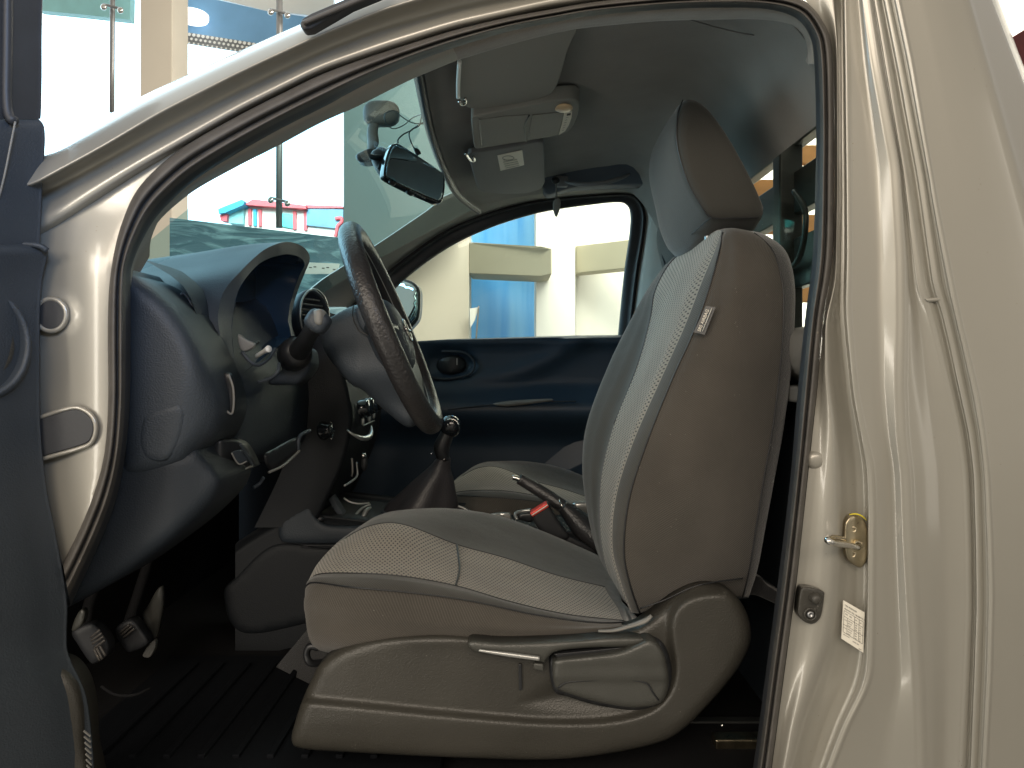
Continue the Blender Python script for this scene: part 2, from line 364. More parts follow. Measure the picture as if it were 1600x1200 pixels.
def streak(name, c1, c2, sc, lo, hi, rough, dist=6):
    m = bpy.data.materials.new(name); m.use_nodes = True; t = m.node_tree; b = t.nodes['Principled BSDF']; N = t.nodes.new; L = t.links.new
    tc = N('ShaderNodeTexCoord'); mp_ = N('ShaderNodeMapping'); mp_.inputs['Scale'].default_value = sc; L(tc.outputs['Object'], mp_.inputs[0])
    n = N('ShaderNodeTexNoise'); n.inputs['Scale'].default_value = 1; n.inputs['Detail'].default_value = 6; n.inputs['Distortion'].default_value = dist; L(mp_.outputs[0], n.inputs['Vector'])
    r = N('ShaderNodeValToRGB'); r.color_ramp.elements[0].position = lo; r.color_ramp.elements[0].color = (*c1, 1); r.color_ramp.elements[1].position = hi; r.color_ramp.elements[1].color = (*c2, 1)
    L(n.outputs[0], r.inputs[0]); L(r.outputs[0], b.inputs['Base Color']); b.inputs['Roughness'].default_value = rough
    bp = N('ShaderNodeBump'); bp.inputs['Strength'].default_value = .4; bp.inputs['Distance'].default_value = .03; L(n.outputs[0], bp.inputs['Height']); L(bp.outputs[0], b.inputs['Normal']); return m
M_['blue'] = streak('blue_sheet', (.07, .36, .80), (.28, .62, .92), (3.5, 1, .25), .35, .7, .35, .6)
M_['sheet'] = streak('plastic_sheet', (.035, .085, .105), (.22, .36, .38), (2.2, 2.2, 7), .5, .78, .25, 2.5)
def glassm(name, tint, refl, rough=0.0, gz=.7):
    m = bpy.data.materials.new(name); m.use_nodes = True; t = m.node_tree; t.nodes.clear(); N = t.nodes.new
    o = N('ShaderNodeOutputMaterial'); mx = N('ShaderNodeMixShader'); tr = N('ShaderNodeBsdfTransparent'); gl = N('ShaderNodeBsdfGlossy'); lw = N('ShaderNodeLayerWeight'); pw = N('ShaderNodeMath'); pw.operation = 'POWER'; pw.inputs[1].default_value = 4; fr = N('ShaderNodeMath'); fr.operation = 'MULTIPLY_ADD'; lw.inputs[0].default_value = .5; t.links.new(lw.outputs['Facing'], pw.inputs[0]); t.links.new(pw.outputs[0], fr.inputs[0])
    tr.inputs[0].default_value = (*tint, 1); gl.inputs['Roughness'].default_value = rough; fr.inputs[1].default_value = gz; fr.inputs[2].default_value = refl
    t.links.new(fr.outputs[0], mx.inputs[0]); t.links.new(tr.outputs[0], mx.inputs[1]); t.links.new(gl.outputs[0], mx.inputs[2]); t.links.new(mx.outputs[0], o.inputs[0]); return m
M_['wsglass'] = glassm('windscreen_glass', (.60, .83, .86), .04, gz=.4)
M_['winglass'] = glassm('side_glass', (.90, .96, .94), .02)
M_['reglass'] = glassm('rear_glass', (.88, .93, .89), .004, gz=.15)
M_['mirror'] = mat('mirror_glass', (.55, .70, .76), .03, 1)
def specks(m, scale, thr, dark):
    t = m.node_tree; b = t.nodes['Principled BSDF']; N = t.nodes.new; L = t.links.new
    src = b.inputs['Base Color'].links[0].from_socket if b.inputs['Base Color'].links else None
    tc = N('ShaderNodeTexCoord'); v = N('ShaderNodeTexVoronoi'); v.inputs['Scale'].default_value = scale; L(tc.outputs['Object'], v.inputs['Vector'])
    n = N('ShaderNodeTexNoise'); n.inputs['Scale'].default_value = scale*.22; L(tc.outputs['Object'], n.inputs['Vector'])
    a = N('ShaderNodeMath'); a.operation = 'LESS_THAN'; a.inputs[1].default_value = thr; L(v.outputs['Distance'], a.inputs[0])
    c = N('ShaderNodeMath'); c.operation = 'GREATER_THAN'; c.inputs[1].default_value = .64; L(n.outputs[0], c.inputs[0])
    k = N('ShaderNodeMath'); k.operation = 'MULTIPLY'; L(a.outputs[0], k.inputs[0]); L(c.outputs[0], k.inputs[1])
    mx = N('ShaderNodeMix'); mx.data_type = 'RGBA'; mx.inputs[7].default_value = (*dark, 1); L(k.outputs[0], mx.inputs[0])
    if src: L(src, mx.inputs[6])
    else: mx.inputs[6].default_value = b.inputs['Base Color'].default_value
    L(mx.outputs[2], b.inputs['Base Color'])
specks(M_['paint'], 120, .075, (.20, .17, .13)); specks(M_['shield'], 140, .09, (.22, .21, .18)); specks(M_['cloth'], 160, .08, (.26, .25, .22)); specks(M_['rubber'], 120, .2, (.16, .14, .11)); specks(M_['dgrey'], 260, .18, (.3, .3, .28))
g = globals()
# ================================================================= THE TRUCK
truck = empty('pickup_truck', (0, 1.6, 0), 'silver pickup truck with its driver door open, showing grey cloth seats and black dashboard', 'pickup truck')

# --------------- pillar between door and bed (rails in picture coordinates by height)
BR = [
 [(-90,1195),(-40,1232),(3,1260),(37,1289),(75,1301),(160,1304),(260,1304),(400,1302),(500,1287),(620,1276),(740,1263),(900,1246),(1050,1226),(1200,1206),(1320,1188)],
 [(-90,1290),(0,1302),(75,1308),(300,1309),(440,1306),(502,1290),(590,1290),(665,1300),(750,1302),(844,1302),(937,1295),(1005,1284),(1069,1261),(1125,1242),(1196,1227),(1320,1205)],
 [(-90,1312),(0,1314),(300,1316),(500,1312),(560,1318),(620,1324),(677,1332),(740,1338),(850,1340),(950,1338),(1010,1330),(1069,1315),(1125,1292),(1196,1268),(1320,1235)],
 [(-90,1320),(0,1321),(100,1323),(250,1325),(400,1327),(480,1325),(540,1330),(615,1337),(677,1350),(727,1362),(800,1365),(900,1364),(1000,1363),(1050,1361),(1076,1354),(1132,1325),(1192,1302),(1320,1255)],
 [(-90,1348),(0,1358),(100,1373),(260,1403),(400,1411),(500,1412),(600,1410),(680,1413),(740,1420),(850,1424),(950,1430),(1060,1438),(1200,1442),(1320,1442)],
 [(-90,1352),(0,1369),(100,1387),(280,1417),(455,1442),(466,1446),(472,1450),(527,1465),(602,1482),(677,1500),(740,1509),(850,1513),(950,1514),(1050,1510),(1200,1503),(1320,1496)],
 [(-90,1368),(0,1387),(100,1408),(280,1443),(452,1467),(475,1477),(540,1492),(615,1507),(677,1520),(740,1527),(850,1530),(950,1531),(1050,1528),(1200,1522),(1320,1515)],
 [(-90,1385),(0,1404),(100,1425),(330,1465),(440,1487),(490,1497),(552,1512),(615,1527),(677,1537),(740,1544),(850,1549),(930,1551),(1050,1548),(1200,1540),(1320,1532)],
 [(-90,1490),(0,1515),(300,1600),(600,1680),(1320,1760)],
 [(-90,1520),(0,1550),(130,1600),(300,1665),(600,1760),(1320,1850)]]
BP = [(0,.956),(.4,.952),(.8,.944),(1,.942),(1.2,.944),(1.55,.956),(2,.963),(2.5,.961),(2.8,.948),(2.93,.938),(3,.9355),(3.08,.9345),(3.5,.937),(3.8,.934),(3.92,.925),(4,.921),(4.1,.9195),(4.25,.922),(4.6,.929),(4.85,.926),(5,.921),(5.15,.922),(5.45,.927),(5.8,.924),(5.98,.918),(6.15,.916),(6.45,.918),(6.8,.915),(6.93,.909),(7,.9065),(7.02,.9055),(7.2,.906),(7.6,.9095),(7.97,.915),(8,.918),(8.1,.928),(9,.985),(9.03,1.02),(9.05,1.2)]
G = []
def brail(k, y):
    k = min(k, len(BR)-1); r = BR[k]; return np.interp(y, [a[0] for a in r], [a[1] for a in r])
def bx(fr, y):
    k = int(fr); f = fr-k; a = brail(k, y)
    if k+1 >= len(BR): return a+f*200
    return a+(brail(k+1, y)-a)*f
def bY(x, y):
    xs = [float(bx(fr, y)) for fr, _ in BP]; return float(np.interp(x, xs, [Y for _, Y in BP]))
ys = list(range(-90, 1321, 10))
def sm(a):
    k = np.array([1, 2, 3, 2, 1])/9.; p = np.pad(a, 2, mode='edge'); return np.convolve(p, k, 'valid')
def bdep(fr): return np.interp(fr, BX_, BD_)
BX_ = np.linspace(0, 9.1, 1200); BD_ = np.interp(BX_, [a for a, _ in BP], [b for _, b in BP])
kk = np.hanning(15); kk /= kk.sum(); BD_ = np.convolve(np.pad(BD_, 7, mode='edge'), kk, 'valid')
RA = {3: .0020, 4: .0026, 5: .0016, 6: .0020, 7: .0016}; RWd = {3: 5, 4: 9, 5: 5, 6: 6, 7: 3.5}
cols = [(0, 0.)]
fr = .08
for k in range(0, 9):
    n = 7 if k < 7 else 12
    for j in range(n):
        f = k+(j+.5)/n
        cols.append((f, 0.))
    cols.append((k+1, 0.))
cols += [(9.02, 0.), (9.05, 0.)]
full = []
for f, _ in cols:
    k = round(f)
    if k in RA and abs(f-k) < 1e-6:
        for o_ in (-1.6, -1.1, -.75, -.4, 0, .4, .75, 1.1, 1.6): full.append((k, o_*RWd[k]))
    elif k in RA and abs(f-k) < .22: continue
    else: full.append((f, 0.))
Yo = {9.05: 1.2}
for f, o_ in full:
    X = sm(np.array([float(bx(f, y)) for y in ys]))
    if o_:
        k = int(f); nb_ = np.array([min(abs(float(bx(k+(1 if o_ > 0 else -1), y))-float(bx(k, y))), 60) for y in ys]); X = X+np.sign(o_)*np.minimum(abs(o_), nb_*.3)
    k = int(round(f)); bead = RA[k]*math.exp(-(o_/RWd[k])**2*1.6) if (k in RA and abs(f-k) < 1e-6) else 0
    Y_ = float(bdep(f))-bead
    if f >= 9.02: Y_ = 1.02 if f < 9.04 else 1.2
    G.append([P(x, y, Y_) for x, y in zip(X, ys)])
pil = grid('rear_pillar', G, M_['paint'], truck)
# embossed stop across the drip channel
prism('body_seam', [P(1446,466,.917), P(1473,464,.917), P(1476,470,.917), P(1450,472,.917)], (0, .02, 0), M_['paint'], pil, .002)
# raised pad on the pillar flange
def place(x, y, d=0): return P(x, y, bY(x, y)+d)
o = blob('rubber_bump', P(1273, 718, .958), (.013, .010, .012), M_['paint'], pil, p=2.6)

# --------------- front pillar + roof rail
A0 = [(40,254),(68,238),(218,152),(344,93),(469,38),(560,-2),(700,-52),(900,-90),(1100,-105),(1330,-110)]
A1 = [(40,294),(70,277),(156,231),(250,175),(375,112),(500,54),(600,14),(720,-22),(900,-55),(1100,-70),(1330,-75)]
A2 = [(40,318),(70,303),(156,255),(281,190),(375,141),(500,80),(600,42),(720,8),(900,-28),(1100,-45),(1330,-50)]
A3 = [(40,372),(94,344),(156,302),(219,262),(312,208),(375,172),(500,110),(600,76),(708,42),(860,8),(1037,-16),(1200,-20),(1330,-22)]
xs = list(range(40, 1331, 10))
def ar(r, x): return np.interp(x, [a[0] for a in r], [a[1] for a in r])
AP = [(0,1.20),(.0,1.02),(.1,.965),(.35,.942),(.7,.931),(.93,.9255),(1,.925),(1.1,.928),(1.3,.948),(1.6,.960),(2,.966),(2.3,.962),(2.6,.953),(2.85,.953),(3,.957),(3.25,.975)]
G = []
for f_, Y_ in AP:
    k = min(int(f_), 2); t = f_-k; row = []
    Y = sm(sm(np.array([ar([A0,A1,A2,A3][k], x)*(1-t)+ar([A0,A1,A2,A3][k+1], x)*t for x in xs])))
    G.append([P(x, y, Y_) for x, y in zip(xs, Y)])
surf('roof_rail', G, M_['paint'], truck, su=1, sv=2)
low = [(30,372),(94,341),(156,298),(219,258),(300,222),(255,262),(225,300),(202,345),(188,395),(180,450),(178,520),(179,620),(174,700),(160,762),(133,830),(99,884),(60,890),(30,870)]
def lowY(x, y): return .966-.012*np.exp(-((x-150)/60)**2)*sstep(300, 420, y)-.002*np.sin(y/60)+.010*np.exp(-((np.hypot((x-82)/1.0, (y-493)/1.0)-30)/7)**2)*-.3
pl = relief('front_pillar', low, lowY, M_['paint'], truck, step=9, rr=6, rd=.003, smoothline=False)
# grommet hole and slot with pressed lips
bm = bmesh.new(); tubegeo(bm, [P(80+24*math.cos(a), 492+25*math.sin(a), .952) for a in np.linspace(0, 2*math.pi, 25)[:-1]], .0035, closed=True, n=48); bmo('hole_rim', bm, M_['paint'], pl, True)
prism('rubber_plug', [P(80+22*math.cos(a), 492+23*math.sin(a), .9495) for a in np.linspace(0, 2*math.pi, 33)[:-1]], (0, .006, 0), M_['rubberd'], truck, .0015)
sl = [(30,666),(66,654),(100,643),(120,640),(138,650),(146,668),(140,688),(122,697),(66,713),(30,722)]
prism('rubber_plug', [P(*p, .9485) for p in crpath(sl, 40, True)], (0, .006, 0), M_['rubberd'], truck, .0015)
bm = bmesh.new(); tubegeo(bm, [P(x, y, .951) for x, y in [(40,660),(66,651),(100,640),(122,637),(142,648),(150,668),(143,691),(122,701),(66,717),(40,725)]], .003, n=60); bmo('slot_rim', bm, M_['paint'], pl, True)

# --------------- rubber door seal
SO = [(98,880),(125,825),(150,760),(164,700),(169,620),(168,520),(170,450),(178,395),(192,345),(215,297),(255,255),(300,222),(375,180),(440,147),(500,118),(560,95),(630,72),(708,48),(790,28),(860,15),(930,3),(1037,-8),(1120,-12),(1200,-10),(1258,3),(1288,37),(1300,75),(1303,160),(1303,260),(1301,400),(1286,500),(1275,620),(1262,740),(1245,900),(1225,1050),(1205,1200),(1188,1320)]
SI = [(110,946),(150,860),(178,790),(194,720),(202,640),(204,540),(204,440),(207,412),(222,376),(245,338),(280,302),(318,272),(390,228),(450,195),(510,165),(565,135),(636,102),(712,74),(793,50),(865,35),(932,24),(1037,15),(1120,12),(1195,14),(1243,28),(1266,58),(1272,95),(1275,170),(1275,260),(1270,400),(1258,500),(1246,620),(1236,740),(1217,900),(1197,1050),(1177,1200),(1157,1320)]
SPf = [(-.04,.985),(0,.957),(.06,.943),(.16,.935),(.3,.934),(.38,.942),(.44,.947),(.5,.938),(.58,.934),(.66,.940),(.78,.955),(1,.985),(1.0,1.05)]
G = [[P(o_[0]+(i_[0]-o_[0])*f_, o_[1]+(i_[1]-o_[1])*f_, Y_) for o_, i_ in zip(SO, SI)] for f_, Y_ in SPf]
surf('door_seal', G, [M_['rubber'], M_['rubberd']], truck, su=5, sv=2, spans=[0,0,0,0,0,1,0,0,0,0,1,1])

# --------------- pillar trim and headliner edge roll
T2 = [(207,446),(210,416),(228,375),(250,343),(277,317),(314,290),(376,256),(437,225),(500,191),(560,164),(640,124),(716,92),(800,67),(887,46),(960,37),(1037,31),(1120,29),(1187,29),(1234,37),(1257,62),(1262,100)]
T0 = [(202,446),(206,412),(219,376),(238,343),(266,312),(305,280),(368,240),(430,204),(500,170),(560,137),(630,104),(708,75),(790,51),(875,32),(950,21),(1037,13),(1120,10),(1195,12),(1245,28),(1268,58),(1273,100)]
G = [[P(*a, .99) for a in T0], [P(a[0]*.6+b[0]*.4, a[1]*.6+b[1]*.4, 1.0) for a, b in zip(T0, T2)], [P(a[0]*.15+b[0]*.85, a[1]*.15+b[1]*.85, 1.03) for a, b in zip(T0, T2)], [P(*b, 1.06) for b in T2], [P(b[0], b[1], 1.06)+Vector((0, .05, .05)) for b in T2]]
surf('pillar_trim', [r[:12] for r in G], M_['pillarm'], truck, su=4, sv=3)
surf('headliner_edge', [r[11:] for r in G], M_['lip'], truck, su=6, sv=4)

# --------------- headliner
def zroof(Y): return float(np.interp(Y, [1.02,1.08,1.16,1.3,1.6,1.9,2.05,2.15,2.24], [.485,.53,.562,.577,.59,.582,.570,.556,.535]))
hY = [1.04,1.08,1.12,1.18,1.26,1.36,1.5,1.65,1.8,1.95,2.05,2.12,2.18,2.24]
def hdrX(Y): return float(np.interp(Y, [1.04,1.1,1.45,1.7,2.0,2.15,2.24], [-.15,-.146,-.164,-.1655,-.156,-.126,-.10]))
G = []
for Y in hY:
    row = []
    x0 = hdrX(Y)
    for t in [0, .004, .03, .07, .12, .18, .24, .30, .36, .42, .47, .51, .545, .575, .60, .615, .62]:
        X = x0+t*(.475-x0)/.62
        z = min(zroof(Y), 1e9); zf = .516+.3*X
        k = .03; z = -k*math.log(math.exp(-z/k)+math.exp(-zf/k))+.008   # soft minimum of roof and front slope
        zr = .60-2.6*max(0, X-.33)**1.25
        z = -k*math.log(math.exp(-z/k)+math.exp(-zr/k))+.006
        if t == 0: z -= .018
        row.append((X, Y, H+z))
    G.append(row)
hl = surf('headliner', G, M_['liner'], truck, su=2, sv=2)
box('roof_skin', (.15, 1.66, H+.665), (.72, 1.3, .02), M_['paint'], truck, bev=.008)
# dark bar at the end of the roof drip moulding
prism('roof_moulding', PA([(467,38,.905),(472,28,.905),(486,20,.905),(540,-3,.905),(600,-26,.905),(612,-18,.905),(548,8,.905),(486,44,.905),(473,46,.905)]), (0, .02, 0), M_['rubberd'], truck, .003)
tube('roof_moulding', PA([(474,36,.9),(520,17,.9),(590,-12,.9)]), .003, M_['rubber'], truck)

# --------------- windscreen and header
WS = []
for s in np.linspace(-.0, 1, 9):       # 0 near side, 1 far side
    Y = 1.08+s*1.1; bow = .07*(1-(2*s-1)**2)
    top = Vector((hdrX(min(max(Y, 1.04), 2.24))+.004, Y, H+.470+.004*math.sin(s*3.14)))
    bot = Vector((-.80-bow, 1.24+s*.92, H+.05))
    WS.append([top.lerp(bot, t)+Vector((-.02*math.sin(t*3.14), 0, .012*math.sin(t*3.14))) for t in np.linspace(0, 1, 7)])
surf('windscreen', WS, M_['wsglass'], truck, su=2, sv=2)
G = [[Vector((hdrX(Y)-.012, Y, H+.474)), Vector((hdrX(Y)-.004, Y, H+.466)), Vector((hdrX(Y)+.004, Y, H+.466)), Vector((hdrX(Y)+.006, Y, H+.48))] for Y in hY]
surf('windscreen_frit', G, M_['rubberd'], truck, su=1, sv=2)

# --------------- visors and overhead console
def ps(l, z0, s=.3): return [PS(x, y, z0, s) for x, y in l]
def vis(nm, l, mt, z0=.492):
    o = prism(nm, ps(crpath(l, 44, True), z0), (0, 0, .013), mt, truck, .004, 3); return o
v1 = vis('sun_visor', [(716,152),(716,120),(718,92),(735,60),(800,42),(880,34),(902,44),(889,75),(880,105),(872,131),(858,149),(812,162),(770,168),(737,171),(722,163)], M_['visor'], .489)
tube('visor_rod', ps([(716,152),(716,128),(718,96)], .482), .0035, M_['whitep'], v1)
tube('visor_clip', ps([(718,158),(722,163),(727,160),(727,154)], .482), .003, M_['chrome'], v1)
v2 = vis('sun_visor', [(733,250),(733,240),(760,236),(800,230),(846,222),(850,237),(851,262),(851,287),(846,294),(833,300),(800,304),(767,302),(752,300),(746,294)], M_['visor2'], .491)
tube('visor_clip', ps([(728,240),(735,250),(741,251),(740,245)], .484), .003, M_['chrome'], v2)
prism('warning_sticker', ps([(777,243),(816,235),(819,258),(782,267)], .4895), (0, 0, .001), M_['white'], v2)
bm = bmesh.new(); tubegeo(bm, [PS(794+9*math.cos(a), 247+3.4*math.sin(a), .4885, .3) for a in np.linspace(0, 6.28, 17)[:-1]], .0006, closed=True, n=30, res=5)
for k in range(4): tubegeo(bm, ps([(786+k*1.4, 253.5+k*3.1), (808+k*1.2, 249+k*3.1)], .4885), .0005, n=4, res=4)
bmo('sticker_print', bm, M_['visor'], v2)
con = [(736,185),(742,182),(780,175),(817,167),(867,158),(899,156),(905,163),(903,180),(893,201),(875,211),(833,219),(790,226),(745,233),(740,226)]
oc = prism('overhead_console', ps(crpath(con, 60, True), .481), (0, 0, .03), M_['visor'], truck, .004, 3)
prism('glasses_holder', ps([(750,187),(790,182),(826,179.5),(821,191),(819,204),(822,221),(790,225),(754,229)], .4795), (0, 0, .003), M_['plasticl'], oc, .001)
prism('holder_gap', ps([(748,187),(750.5,187),(754.5,229.5),(752,229.5)], .479), (0, 0, .003), M_['black'], oc)
tube('holder_gap', ps([(827,180),(821,192),(819.5,204),(822.5,221)], .4795), .0014, M_['black'], oc)
prism('map_light_cover', ps([(832,180),(860,177),(881,176),(877,194),(872,209),(850,214),(828,219),(826.5,206),(829,192)], .4795), (0, 0, .003), M_['plasticl'], oc, .001)
prism('console_label', ps([(882,176),(894,174),(893,184),(889,195),(883,205),(873,211),(878,193)], .4788), (0, 0, .002), M_['white'], oc)
prism('label_print', ps([(886,178),(892,177),(891.5,180),(885.5,181)], .4783), (0, 0, .001), M_['ink'], oc)
bm = bmesh.new()
for k in range(6): tubegeo(bm, ps([(884-k*1.2, 184+k*4), (888-k*1.4, 183+k*4)], .4785), .0005, n=4, res=4)
bmo('label_print', bm, M_['visor'], oc)
c = PS(881, 169, .477, .3); blob('dome_lamp', c, (.018, .023, .005), M_['amber'], oc)

# --------------- far side: window surround, grab handle, pane
w0 = [(560,505),(600,468),(640,430),(700,387),(760,358),(820,338),(870,327),(930,319),(962,316),(978,319),(985,333),(984,365),(975,430),(966,523),(960,575)]
w1 = [(548,490),(588,452),(625,420),(690,372),(750,344),(815,324),(865,315),(930,309),(970,307),(990,312),(1001,333),(999,370),(989,430),(979,523),(974,575)]
w2 = [(540,480),(578,440),(612,411),(680,363),(740,336),(810,315),(865,307),(930,301),(976,299),(1001,305),(1014,333),(1012,370),(1003,430),(991,523),(986,575)]
w3 = [(455,478),(500,440),(535,417),(600,375),(668,329),(706,302),(780,296),(865,284),(960,280),(1020,284),(1060,318),(1065,370),(1060,430),(1050,523),(1045,575)]
wY = [2.46, 2.43, 2.41, 2.35, 2.25, 2.17]
def mixp(a, b, t): return [(p[0]*(1-t)+q[0]*t, p[1]*(1-t)+q[1]*t) for p, q in zip(a, b)]
R_ = [(w0, 2.50), (w0, 2.44), (mixp(w0, w1, .5), 2.425), (w1, 2.42), (mixp(w1, w2, .3), 2.40), (mixp(w1, w2, .6), 2.415), (w2, 2.38), (mixp(w2, w3, .25), 2.34), (mixp(w2, w3, .6), 2.30), (w3, 2.24), (w3, 2.18)]
fs = surf('window_surround', [[P(*a, Y) for a in r] for r, Y in R_], [M_['rubberd'], M_['pillarm']], truck, su=4, sv=3, spans=[0,0,0,0,0,1,1,1,1,1])
prism('side_window', PA([(x, y, 2.46) for x, y in w0]+[(560,575,2.46)]), (0, .004, 0), M_['winglass'], truck)
tube('grab_handle', PA([(884,284,2.08),(905,288,2.05),(935,287,2.04),(965,280,2.05),(982,273,2.08)]), [.007,.010,.011,.010,.006], M_['visor2'], truck, flat=.6)
box('handle_mount', P(878, 284, 2.09), (.035, .03, .03), M_['visor2'], truck, bev=.006)
relief('side_rail_trim', [(852,246),(853,262),(862,272),(880,269),(925,256),(1011,241),(1060,238),(1060,292),(1000,288),(900,292),(852,302)], lambda x, y: 2.06+.0022*(y-262), M_['railm'], truck, step=7, rr=8, rd=.006, back=.05)
# cloth strip beside the header on the far side
tube('seat_belt', PA([(1052,300,2.2),(1040,380,2.15),(1065,470,2.0)]), .018, M_['dgrey'], truck, flat=.12)
# outer door mirror seen through the far window
mr = relief('door_mirror', [(612,440),(640,438),(655,450),(657,470),(655,495),(648,507),(630,520),(600,500)], lambda x, y: 2.620-.0011*(x-612), M_['black'], truck, step=6, rr=5, rd=.01, back=.06)
relief('mirror_pane', [(612,443),(638,442),(651,453),(653,470),(651,492),(645,502),(630,512),(604,498)], lambda x, y: 2.612-.0011*(x-612), M_['mirror'], mr, step=6, rr=2, rd=.001, back=.004)

# --------------- far door trim
def dY(x, y):
    return 2.40-.07*sstep(596, 640, y)*(1-sstep(642, 690, y))*1.0+.02*sstep(660, 700, y)-.015*crease(x, y, [(690,598),(780,590),(840,570),(905,535)], 14)-.02*np.exp(-((y-532)/8)**2)+.025*sstep(-8, 6, sdist(x, y, [(668,556),(700,549),(728,554),(740,568),(732,583),(700,590),(660,586)]))
fd = relief('door_trim', [(560,545),(620,535),(700,530),(800,527),(900,524),(1000,523),(1060,523),(1100,640),(1100,1000),(500,1000),(500,640)], dY, M_['doorp'], truck, step=8, rr=10, rd=.01, back=.03, smoothline=False)
tube('handle_bezel', PA([(690,549,2.385),(725,551,2.385),(741,567,2.385),(734,584,2.385),(702,592,2.385),(672,590,2.385)]), .005, M_['plastic'], fd)
relief('door_handle', [(688,560),(712,555),(726,562),(728,574),(718,582),(694,584),(682,574)], lambda x, y: 2.40+.01*((x-705)/20)**2, M_['black'], fd, step=5, rr=6, rd=.006, back=.01)
box('handle_pin', P(714, 565, 2.385), (.003, .004, .022), M_['steel'], fd)
tube('armrest_edge', PA([(700,640,2.33),(760,633,2.325),(830,628,2.325),(900,627,2.33)]), .004, M_['plastic'], fd, flat=.6)
relief('armrest_pad', [(770,631),(800,626),(858,623),(862,626),(830,631),(790,635)], lambda x, y: 2.315+0*x, M_['plasticl'], fd, step=5, rr=3, rd=.003, back=.01)

# --------------- dash
dash = empty('dashboard', (-.6, 1.7, H), parent=truck)
S0 = [(357,600,1.17),(349,555,1.15),(342,512,1.14),(341,488,1.15),(350,455,1.17),(376,424,1.2),(405,396,1.26),(425,384,1.30),(447,378,1.35),(467,382,1.41),(480,392,1.45),(484,406,1.48),(477,425,1.5),(467,450,1.51),(459,475,1.52),(455,500,1.52),(460,525,1.52)]
S1 = [(330,590,1.15),(316,550,1.14),(305,512,1.14),(303,485,1.15),(310,455,1.17),(322,432,1.2),(338,411,1.26),(352,397,1.3),(378,383,1.35),(408,384,1.41),(428,392,1.47),(436,402,1.52),(438,420,1.54),(436,450,1.55),(432,475,1.55),(430,500,1.55),(432,525,1.55)]
S2 = [(275,570,1.14),(268,535,1.13),(262,500,1.13),(258,475,1.14),(256,455,1.16),(262,438,1.2),(272,424,1.26),(280,411,1.3),(296,397,1.35),(325,394,1.42),(350,402,1.5),(365,415,1.56),(372,432,1.6),(378,455,1.6),(380,478,1.6),(382,500,1.6),(385,525,1.6)]
S3 = [(200,560,1.13),(196,520,1.12),(192,490,1.12),(190,462,1.13),(188,448,1.16),(188,440,1.2),(190,432,1.26),(192,424,1.3),(200,411,1.35),(235,408,1.43),(262,415,1.52),(282,428,1.6),(292,445,1.64),(300,465,1.65),(305,485,1.65),(310,505,1.65),(318,530,1.65)]
S4 = [(100,560,1.12),(98,520,1.12),(96,495,1.12),(94,475,1.13),(92,462,1.16),(90,456,1.2),(92,450,1.26),(94,444,1.3),(100,434,1.36),(130,428,1.45),(160,434,1.55),(190,445,1.64),(205,460,1.7),(215,478,1.72),(222,495,1.72),(230,515,1.72),(240,540,1.72)]
hood = surf('cluster_hood', [PA(r) for r in (S4, S3, S2, S1, S0)], M_['plastic'], dash, su=3, sv=6)
I1 = [(x+(402-x)*.06+4, y+(470-y)*.06, Y) for x, y, Y in S0]
I2 = [(372,590,1.2),(366,560,1.2),(362,520,1.19),(364,490,1.19),(372,455,1.2),(386,432,1.23),(405,412,1.28),(425,402,1.32),(448,397,1.37),(464,400,1.42),(474,407,1.45),(476,415,1.47),(468,430,1.485),(460,452,1.495),(453,476,1.5),(450,500,1.5),(455,525,1.5)]
w2_ = PA(I2); n_ = 8; loop = w2_+[w2_[-1].lerp(w2_[0], k/n_) for k in range(1, n_)]
c2_ = sum(loop, Vector())/len(loop)
lens = [Vector((-.545+.12*(p.z-H), c2_.y+(p.y-c2_.y)*.93, c2_.z+(p.z-c2_.z)*.93)) for p in loop]
surf('hood_rim', [PA(S0), PA([tuple(np.array(a)*.75+np.array(b)*.25) for a, b in zip(S0, I2)]), PA([tuple(np.array(a)*.35+np.array(b)*.65) for a, b in zip(S0, I2)]), PA(I2)], M_['plastic'], dash, su=3, sv=4)
grid('cluster_well', [loop+[loop[0]], lens+[lens[0]]], M_['lensm'], dash)
cl_ = sum(lens, Vector())/len(lens)
grid('cluster_lens', [lens+[lens[0]], [p.lerp(cl_, .99) for p in lens]+[lens[0].lerp(cl_, .99)]], M_['lensm'], dash)
relief('cluster_trim', [(372,522),(384,530),(398,537),(394,544),(380,549),(374,540)], lambda x, y: 1.19+0*x, M_['plasticl'], dash, step=4, rr=3, rd=.002, back=.006)
tube('cluster_trim', PA([(378,546,1.2),(392,541,1.2),(404,534,1.22)]), .003, M_['black'], dash)
tube('reset_stem', PA([(402,556,1.22),(413,549,1.2),(420,545,1.19)]), [.004,.004,.006], M_['whitep'], dash)
tube('cluster_lower_edge', PA([(378,550,1.19),(392,566,1.19),(405,570,1.2),(420,560,1.22),(430,545,1.24)]), .003, M_['plastic'], dash)

